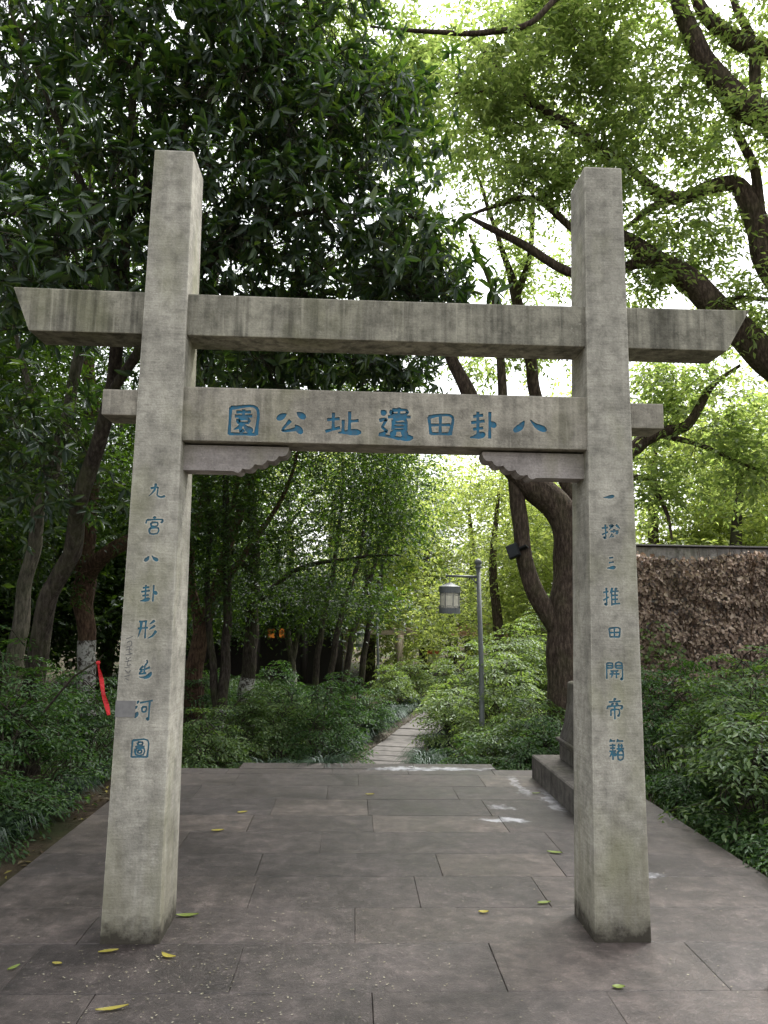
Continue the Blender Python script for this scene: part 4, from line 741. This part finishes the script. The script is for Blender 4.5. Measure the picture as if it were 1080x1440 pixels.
# ------------------------------------------------------------------ lamp posts
def lamp(px, Y, top_py, label, arm=.5):
    p = at(px, 1000, Y); z0 = float(gz(p.x, Y)); H = at(px, top_py, Y).z-z0
    t = empty('lamp_post', (p.x, Y, z0), label, 'lamp post', 'park lamp posts')
    b = MB(); b.tube([(0, 0, -.02), (0, 0, .12), (0, 0, .14), (-.01, 0, H*.5), (-.055, 0, H-.05)], [.06, .06, .042, .038, .033], 14); b.build('pole', LAMPM, t, 0, True)
    b = MB(); b.lathe([(.02, -.05), (.052, -.045), (.056, -.02), (.03, 0), (.052, .02), (.058, .05), (.04, .085), (.008, .1)], 14, (-.055, 0, H-.02)); b.build('finial', LAMPM, t, 0, True)
    za = H-.2; b = MB(); b.tube([(-.05, 0, za), (-.05-arm, 0, za+.01)], [.021, .018], 10); b.tube([(-.05, 0, za-.12), (-.17, 0, za-.01)], [.012, .012], 8); b.build('arm', LAMPM, t, 0, True)
    cx = -.05-arm+.06; zt = za-.16
    b = MB(); b.tube([(cx, 0, za), (cx, 0, zt)], [.009, .009], 8); b.build('hanger', LAMPM, t)
    ln = MB(); ln.lathe([(.145, -.4), (.15, -.395), (.15, -.005), (.145, 0)], 24, (cx, 0, zt)); lo = ln.build('lantern', PANEL, t, 0, False)
    for zc, hh in ((-.045, .045), (-.36, .04)):
        b = MB(); b.lathe([(.15, zc-hh), (.163, zc-hh), (.163, zc+hh), (.15, zc+hh)], 24, (cx, 0, zt)); b.build('band', LAMPM, lo)
    b = MB(); b.lathe([(.03, .06), (.09, .03), (.165, 0), (.165, -.015)][::-1], 24, (cx, 0, zt+.005)); b.build('cap', LAMPM, lo)
    for i in range(8):
        a = i*math.pi/4+.2; b = MB(); x, y = cx+.155*math.cos(a), .155*math.sin(a); b.tube([(x, y, zt-.32), (x, y, zt-.09)], [.006, .006], 5); b.build('rib', LAMPM, lo)
        for zz in (-.11, -.3):
            b = MB(); a2 = a+.39; pts = [(cx+.156*math.cos(a2+u*.22), .156*math.sin(a2+u*.22), zt+zz+v_*.014) for u, v_ in ((-1, -1), (1, -1), (1, 1), (-1, 1), (-1, -1))]; b.tube(pts, [.004]*5, 4); b.build('fretwork', LAMPM, lo)
    return t
lamp(678, 7.4, 793, 'grey lamp post with drum lantern on its left arm, behind the shrubs')
lamp(531, 17.5, 872, 'distant lamp post beside the dark stems left of the path')
# floodlight strapped to the camphor fork
p = at(722, 775, 6.38); fl = empty('floodlight', p, 'small black floodlight strapped to the left fork of the camphor', 'floodlight'); fl.rotation_euler = (math.radians(-12), math.radians(-22), math.radians(-30))
b = MB(); b.box((-.085, -.03, -.1), (.085, .03, .1)); b.build('housing', BLACKM, fl, .008)
b = MB(); b.box((-.07, -.036, -.085), (.07, -.031, .085)); b.build('glass', GLASS, fl)
b = MB(); b.box((.085, -.015, -.012), (.2, .09, .012)); b.build('arm', BLACKM, fl)
b = MB()
for k in range(5): b.box((-.075, .031, -.08+k*.036), (.075, .05, -.07+k*.036))
b.build('cooling_fins', BLACKM, fl)
# ------------------------------------------------------------------ buildings at the back
hall = empty('dark_hall', at(360, 930, 19) * 1, 'dark timber hall with glowing orange signs, deep among the trees', 'building'); hall.location.z = -.5; zz = -.5
b = MB(); b.box((-3.2, 0, -.3), (2.6, 4, 2.15)); b.build('wall', TIMBER, hall)
b = MB(); v = [(-4, -1.2, 2.15), (3.4, -1.2, 2.15), (3.4, 5.2, 2.15), (-4, 5.2, 2.15), (-2.6, 1.6, 3.3), (2, 1.6, 3.3), (2, 2.4, 3.3), (-2.6, 2.4, 3.3)]
b.add(v, [(3, 2, 1, 0), (0, 1, 5, 4), (1, 2, 6, 5), (2, 3, 7, 6), (3, 0, 4, 7), (4, 5, 6, 7)]); b.build('roof', TILE, hall)
for x in (-2.9, -1.4, .1, 1.5, 2.5):
    b = MB(); b.tube([(x, -.9, -.3), (x, -.9, 2.15)], [.12, .11], 10); b.build('column', TIMBER, hall, 0, True)
for x in (-2.15, -.65, .8): b = MB(); b.box((x-.55, -.03, .1), (x+.55, -.003, 1.95)); b.build('door', TIMBER, hall)
GLOW, n, bs = mat('orange_sign_glow'); bs.inputs['Base Color'].default_value = (.25, .08, .015, 1); bs.inputs['Emission Color'].default_value = (1, .33, .05, 1)
P = N(n, 'ShaderNodeTexCoord').outputs['Object']; n.links.new(ramp(n, noise(n, 6, 3, P), (.45, g(.0)), (.6, g(.045))), bs.inputs['Emission Strength'])
for x0, x1 in ((377, 386), (393, 400)):
    a, c = at(x0, 884, 18.05), at(x1, 897, 18.05); b = MB(); L0 = Vector(hall.location); b.box((a.x-L0.x, -.97, c.z-L0.z), (c.x-L0.x, -.93, a.z-L0.z)); b.build('lit_sign', GLOW, hall)
p = at(668, 905, 24); pav = empty('pavilion', (p.x, 24, -.7), 'small pavilion with reddish hipped roof behind the lamp post', 'pavilion')
zt = at(668, 893, 24).z+.7; za = at(668, 876, 24).z+.7
b = MB(); v = [(-1.1, -1.1, zt), (1.1, -1.1, zt), (1.1, 1.1, zt), (-1.1, 1.1, zt), (-.45, -.3, za), (.45, -.3, za), (.45, .3, za), (-.45, .3, za)]
b.add(v, [(3, 2, 1, 0), (0, 1, 5, 4), (1, 2, 6, 5), (2, 3, 7, 6), (3, 0, 4, 7), (4, 5, 6, 7)]); b.build('roof', REDTILE, pav)
b = MB(); b.box((-.5, -.35, za), (.5, .35, za+.1)); b.build('ridge', TILE, pav)
for x in (-.85, .85):
    for y in (-.85, .85): b = MB(); b.tube([(x, y, -.1), (x, y, zt)], [.07, .07], 8); b.build('column', TIMBER, pav, 0, True)
for y in (-.85, .85): b = MB(); b.box((-.85, y-.04, .45), (.85, y+.04, .55)); b.build('rail', WHITE, pav)
p = at(563, 930, 18.5); per = empty('pergola', (p.x, 18.5, -.7), 'pale-posted garden pergola where the path bends', 'pergola'); zt = at(563, 893, 18.5).z+.7
for x, y in ((0, 0), (-1.6, .3), (0, 1.6), (-1.6, 1.9)): b = MB(); b.tube([(x, y, -.1), (x, y, zt)], [.1, .09], 10); b.build('post', PALE, per, 0, True)
for y in (0, 1.7): b = MB(); b.box((-2, y+.05, zt), (.5, y+.2, zt+.12)); b.build('beam', PALE, per)
for k in range(6): b = MB(); b.box((-1.9+k*.42, -.4, zt+.122), (-1.82+k*.42, 2.3, zt+.2)); b.build('rafter', PALE, per)
p = at(609, 922, 21); st = empty('notice_board', (p.x, 21, -.7), 'small red-topped white notice board far down the path', 'sign')
z1 = at(609, 915, 21).z+.7; z0 = at(609, 932, 21).z+.7
b = MB(); b.box((-.2, -.02, z0), (.2, .02, z1-.12)); b.build('panel', WHITE, st); b = MB(); b.box((-.2, -.025, z1-.118), (.2, .025, z1)); b.build('header', plain('board_red', (.5, .12, .07)), st)
for x in (-.17, .17): b = MB(); b.tube([(x, .04, -.05), (x, .04, z1)], [.02, .02], 6); b.build('post', BLACKM, st)
# ------------------------------------------------------------------ small things
pr = [at(138, 932, .95), at(142, 955, .95), at(146, 978, .93), at(153, 1006, .9)]
b = MB(); Wd = [.006, .011, .014, .01]; v = []
for p, w_ in zip(catmull([tuple(q) for q in pr], [1]*4, .03)[0], np.interp(np.linspace(0, 1, len(catmull([tuple(q) for q in pr], [1]*4, .03)[0])), [0, .3, .7, 1], Wd)): v += [(p[0]-w_, p[1], p[2]), (p[0]+w_, p[1]+.012*math.sin(p[2]*40), p[2]+.004)]
m = len(v)//2; v2 = v+[(x, y+.003, z) for x, y, z in v]; b.add(v2, [(2*i, 2*i+1, 2*i+3, 2*i+2) for i in range(m-1)]+[(2*m+2*i+2, 2*m+2*i+3, 2*m+2*i+1, 2*m+2*i) for i in range(m-1)])
rib = empty('red_ribbon', pr[0], 'red ribbon hanging beside the left pillar from a shrub twig', 'ribbon')
o = b.build('tail', RED, rib); o.data.transform(Matrix.Translation(-Vector(pr[0])))
b = MB(); b.lathe([(.003, -.015), (.011, -.009), (.014, 0), (.011, .009), (.003, .013)], 10); b.build('knot', RED, rib, 0, True)
tw_ = MB(); tw_.tube([(-.45, .35, -.35), (-.2, .15, -.1), (0, 0, .012), (.03, -.01, .05)], [.008, .007, .005, .003], 6); tw_.build('twig', BARKD, rib)
def fallen(x, y, ang, L, m, curl, label, wd=.26):
    n = 9; V = []
    for i in range(n):
        u = i/(n-1); wv = wd*L*math.sin(math.pi*min(1, u*1.02))**.8*.5+.0008; cx = u*L-L/2; cy = curl*.8*L*(4*u*(1-u)-.5); zz = .003+.05*L*(2*u-1)**2
        V += [(cx, cy-wv, zz+.004), (cx, cy, zz), (cx, cy+wv, zz+.006)]
    b = MB(); b.add(V, [(3*i+k, 3*i+3+k, 3*i+4+k, 3*i+1+k) for i in range(n-1) for k in (0, 1)]); o = b.build('fallen_leaf', m, None, 0, True)
    o.location = (x, y, .001); o.rotation_euler.z = ang; return tag(o, label, 'leaf', 'fallen leaves on the paving')
for a in ((-.994, .32, .1, .115, L_YGREEN, .03, 'green fallen leaf right of the left pillar foot', .3), (-1.268, -.088, .3, .09, L_YELLOW, .12, 'curved yellow fallen leaf just before the left pillar foot', .25), (-.982, -.133, -.5, .085, L_YELLOW, -.12, 'yellow crescent leaf in front of left pillar, towards the middle', .3),
          (-1.092, -.588, .3, .125, L_YELLOW, .02, 'longest yellow leaf, nearest the bottom of the picture at left', .17), (-1.632, -.242, 1.0, .06, L_YGREEN, .05, 'small green leaf at the left edge of the paving', .35), (-1.457, -.204, -.1, .045, L_YELLOW, .05, 'tiny yellow leaf left of the left pillar foot', .4),
          (1.014, -.439, 0, .055, L_YGREEN, .05, 'small green leaf before the right pillar foot', .5), (1.224, 1.338, -.3, .1, L_YGREEN, .08, 'green leaf far back on the paving by the right pillar', .35), (.929, .483, .2, .08, L_YGREEN, .05, 'green leaf on the paving left of the right pillar foot', .35),
          (.57, .359, 0, .055, L_YELLOW, 0, 'small yellow leaf in the middle of the paving', .5), (-1.105, 1.813, .2, .09, L_YELLOW, .1, 'pale leaf on the paving behind the left pillar', .35), (.02, 2.885, .1, .08, L_YELLOW, .1, 'pale leaf far back in the middle of the paving', .35), (-1.0, 2.3, .4, .08, L_YELLOW, .1, 'pale leaf farthest back at the left of the paving', .35), (1.5, 2.95, .2, .08, L_YGREEN, .05, 'green leaf by the foot of the stele plinth', .3), (-2.25, .85, .9, .08, L_YELLOW, .05, 'yellow leaf on the soil strip at left', .4)): fallen(*a)
rf = np.random.default_rng(99); n = 800
x = np.concatenate([rf.normal(-.8, .55, n*2//3), rf.uniform(-2.1, 2.3, n-n*2//3)]); y = np.concatenate([rf.normal(-.4, .4, n*2//3), -1+rf.random(n-n*2//3)**1.5*2.4]); k = (x > -2.1) & (x < 2.4)
x, y = x[k], y[k]; n = len(x); a = rf.uniform(0, 6.28, n); O = np.stack([x, y, .0035+0*x], -1); D = np.stack([np.cos(a), np.sin(a), .08+0*a], -1); L = rf.uniform(.006, .016, n)
V, F = leaves(O, D, np.array([[0, 0, 1.]])+rf.normal(size=(n, 3))*.1, L, L*.5, False, .2, 0)
FLECK = leaf_mat('pale_petal', [(.2, .19, .13), (.3, .28, .2), (.42, .4, .31)], (1, 1, .9), .15, .02)
tag(link('fallen_petals', mesh_np('fallen_petals', V, F), FLECK), 'tiny pale fallen petals scattered on the paving', 'petals', None, 'stuff')
n = 500; x = rf.uniform(-3.2, -2.18, n); y = rf.uniform(-1.5, 3.9, n); a = rf.uniform(0, 6.28, n); O = np.stack([x, y, gz(x, y)+.012], -1); D = np.stack([np.cos(a), np.sin(a), rf.normal(size=n)*.2], -1); L = rf.uniform(.03, .07, n)
V, F = leaves(O, D, np.array([[0, 0, 1.]])+rf.normal(size=(n, 3))*.3, L, L*.45, False, .3, .1)
tag(link('leaf_litter', mesh_np('leaf_litter', V, F), leaf_mat('litter_leaf', [(.03, .022, .014), (.07, .05, .03), (.12, .1, .04), (.25, .22, .06)], (1, 1, .8), .15, .02)), 'dead leaves lying on the soil strip', 'leaf litter', None, 'stuff')
b = MB(); b.box((-.09, -.2, 0), (.2, .16, .09)); o = b.build('stone_block', stone_mat('granite_block', (.16, .14, .135), .1, .1, .6), None, .012); o.location = (1.80, -.56, .001); o.rotation_euler.z = .25
tag(o, 'low stone block at the bottom right corner of the paving', 'stone block')
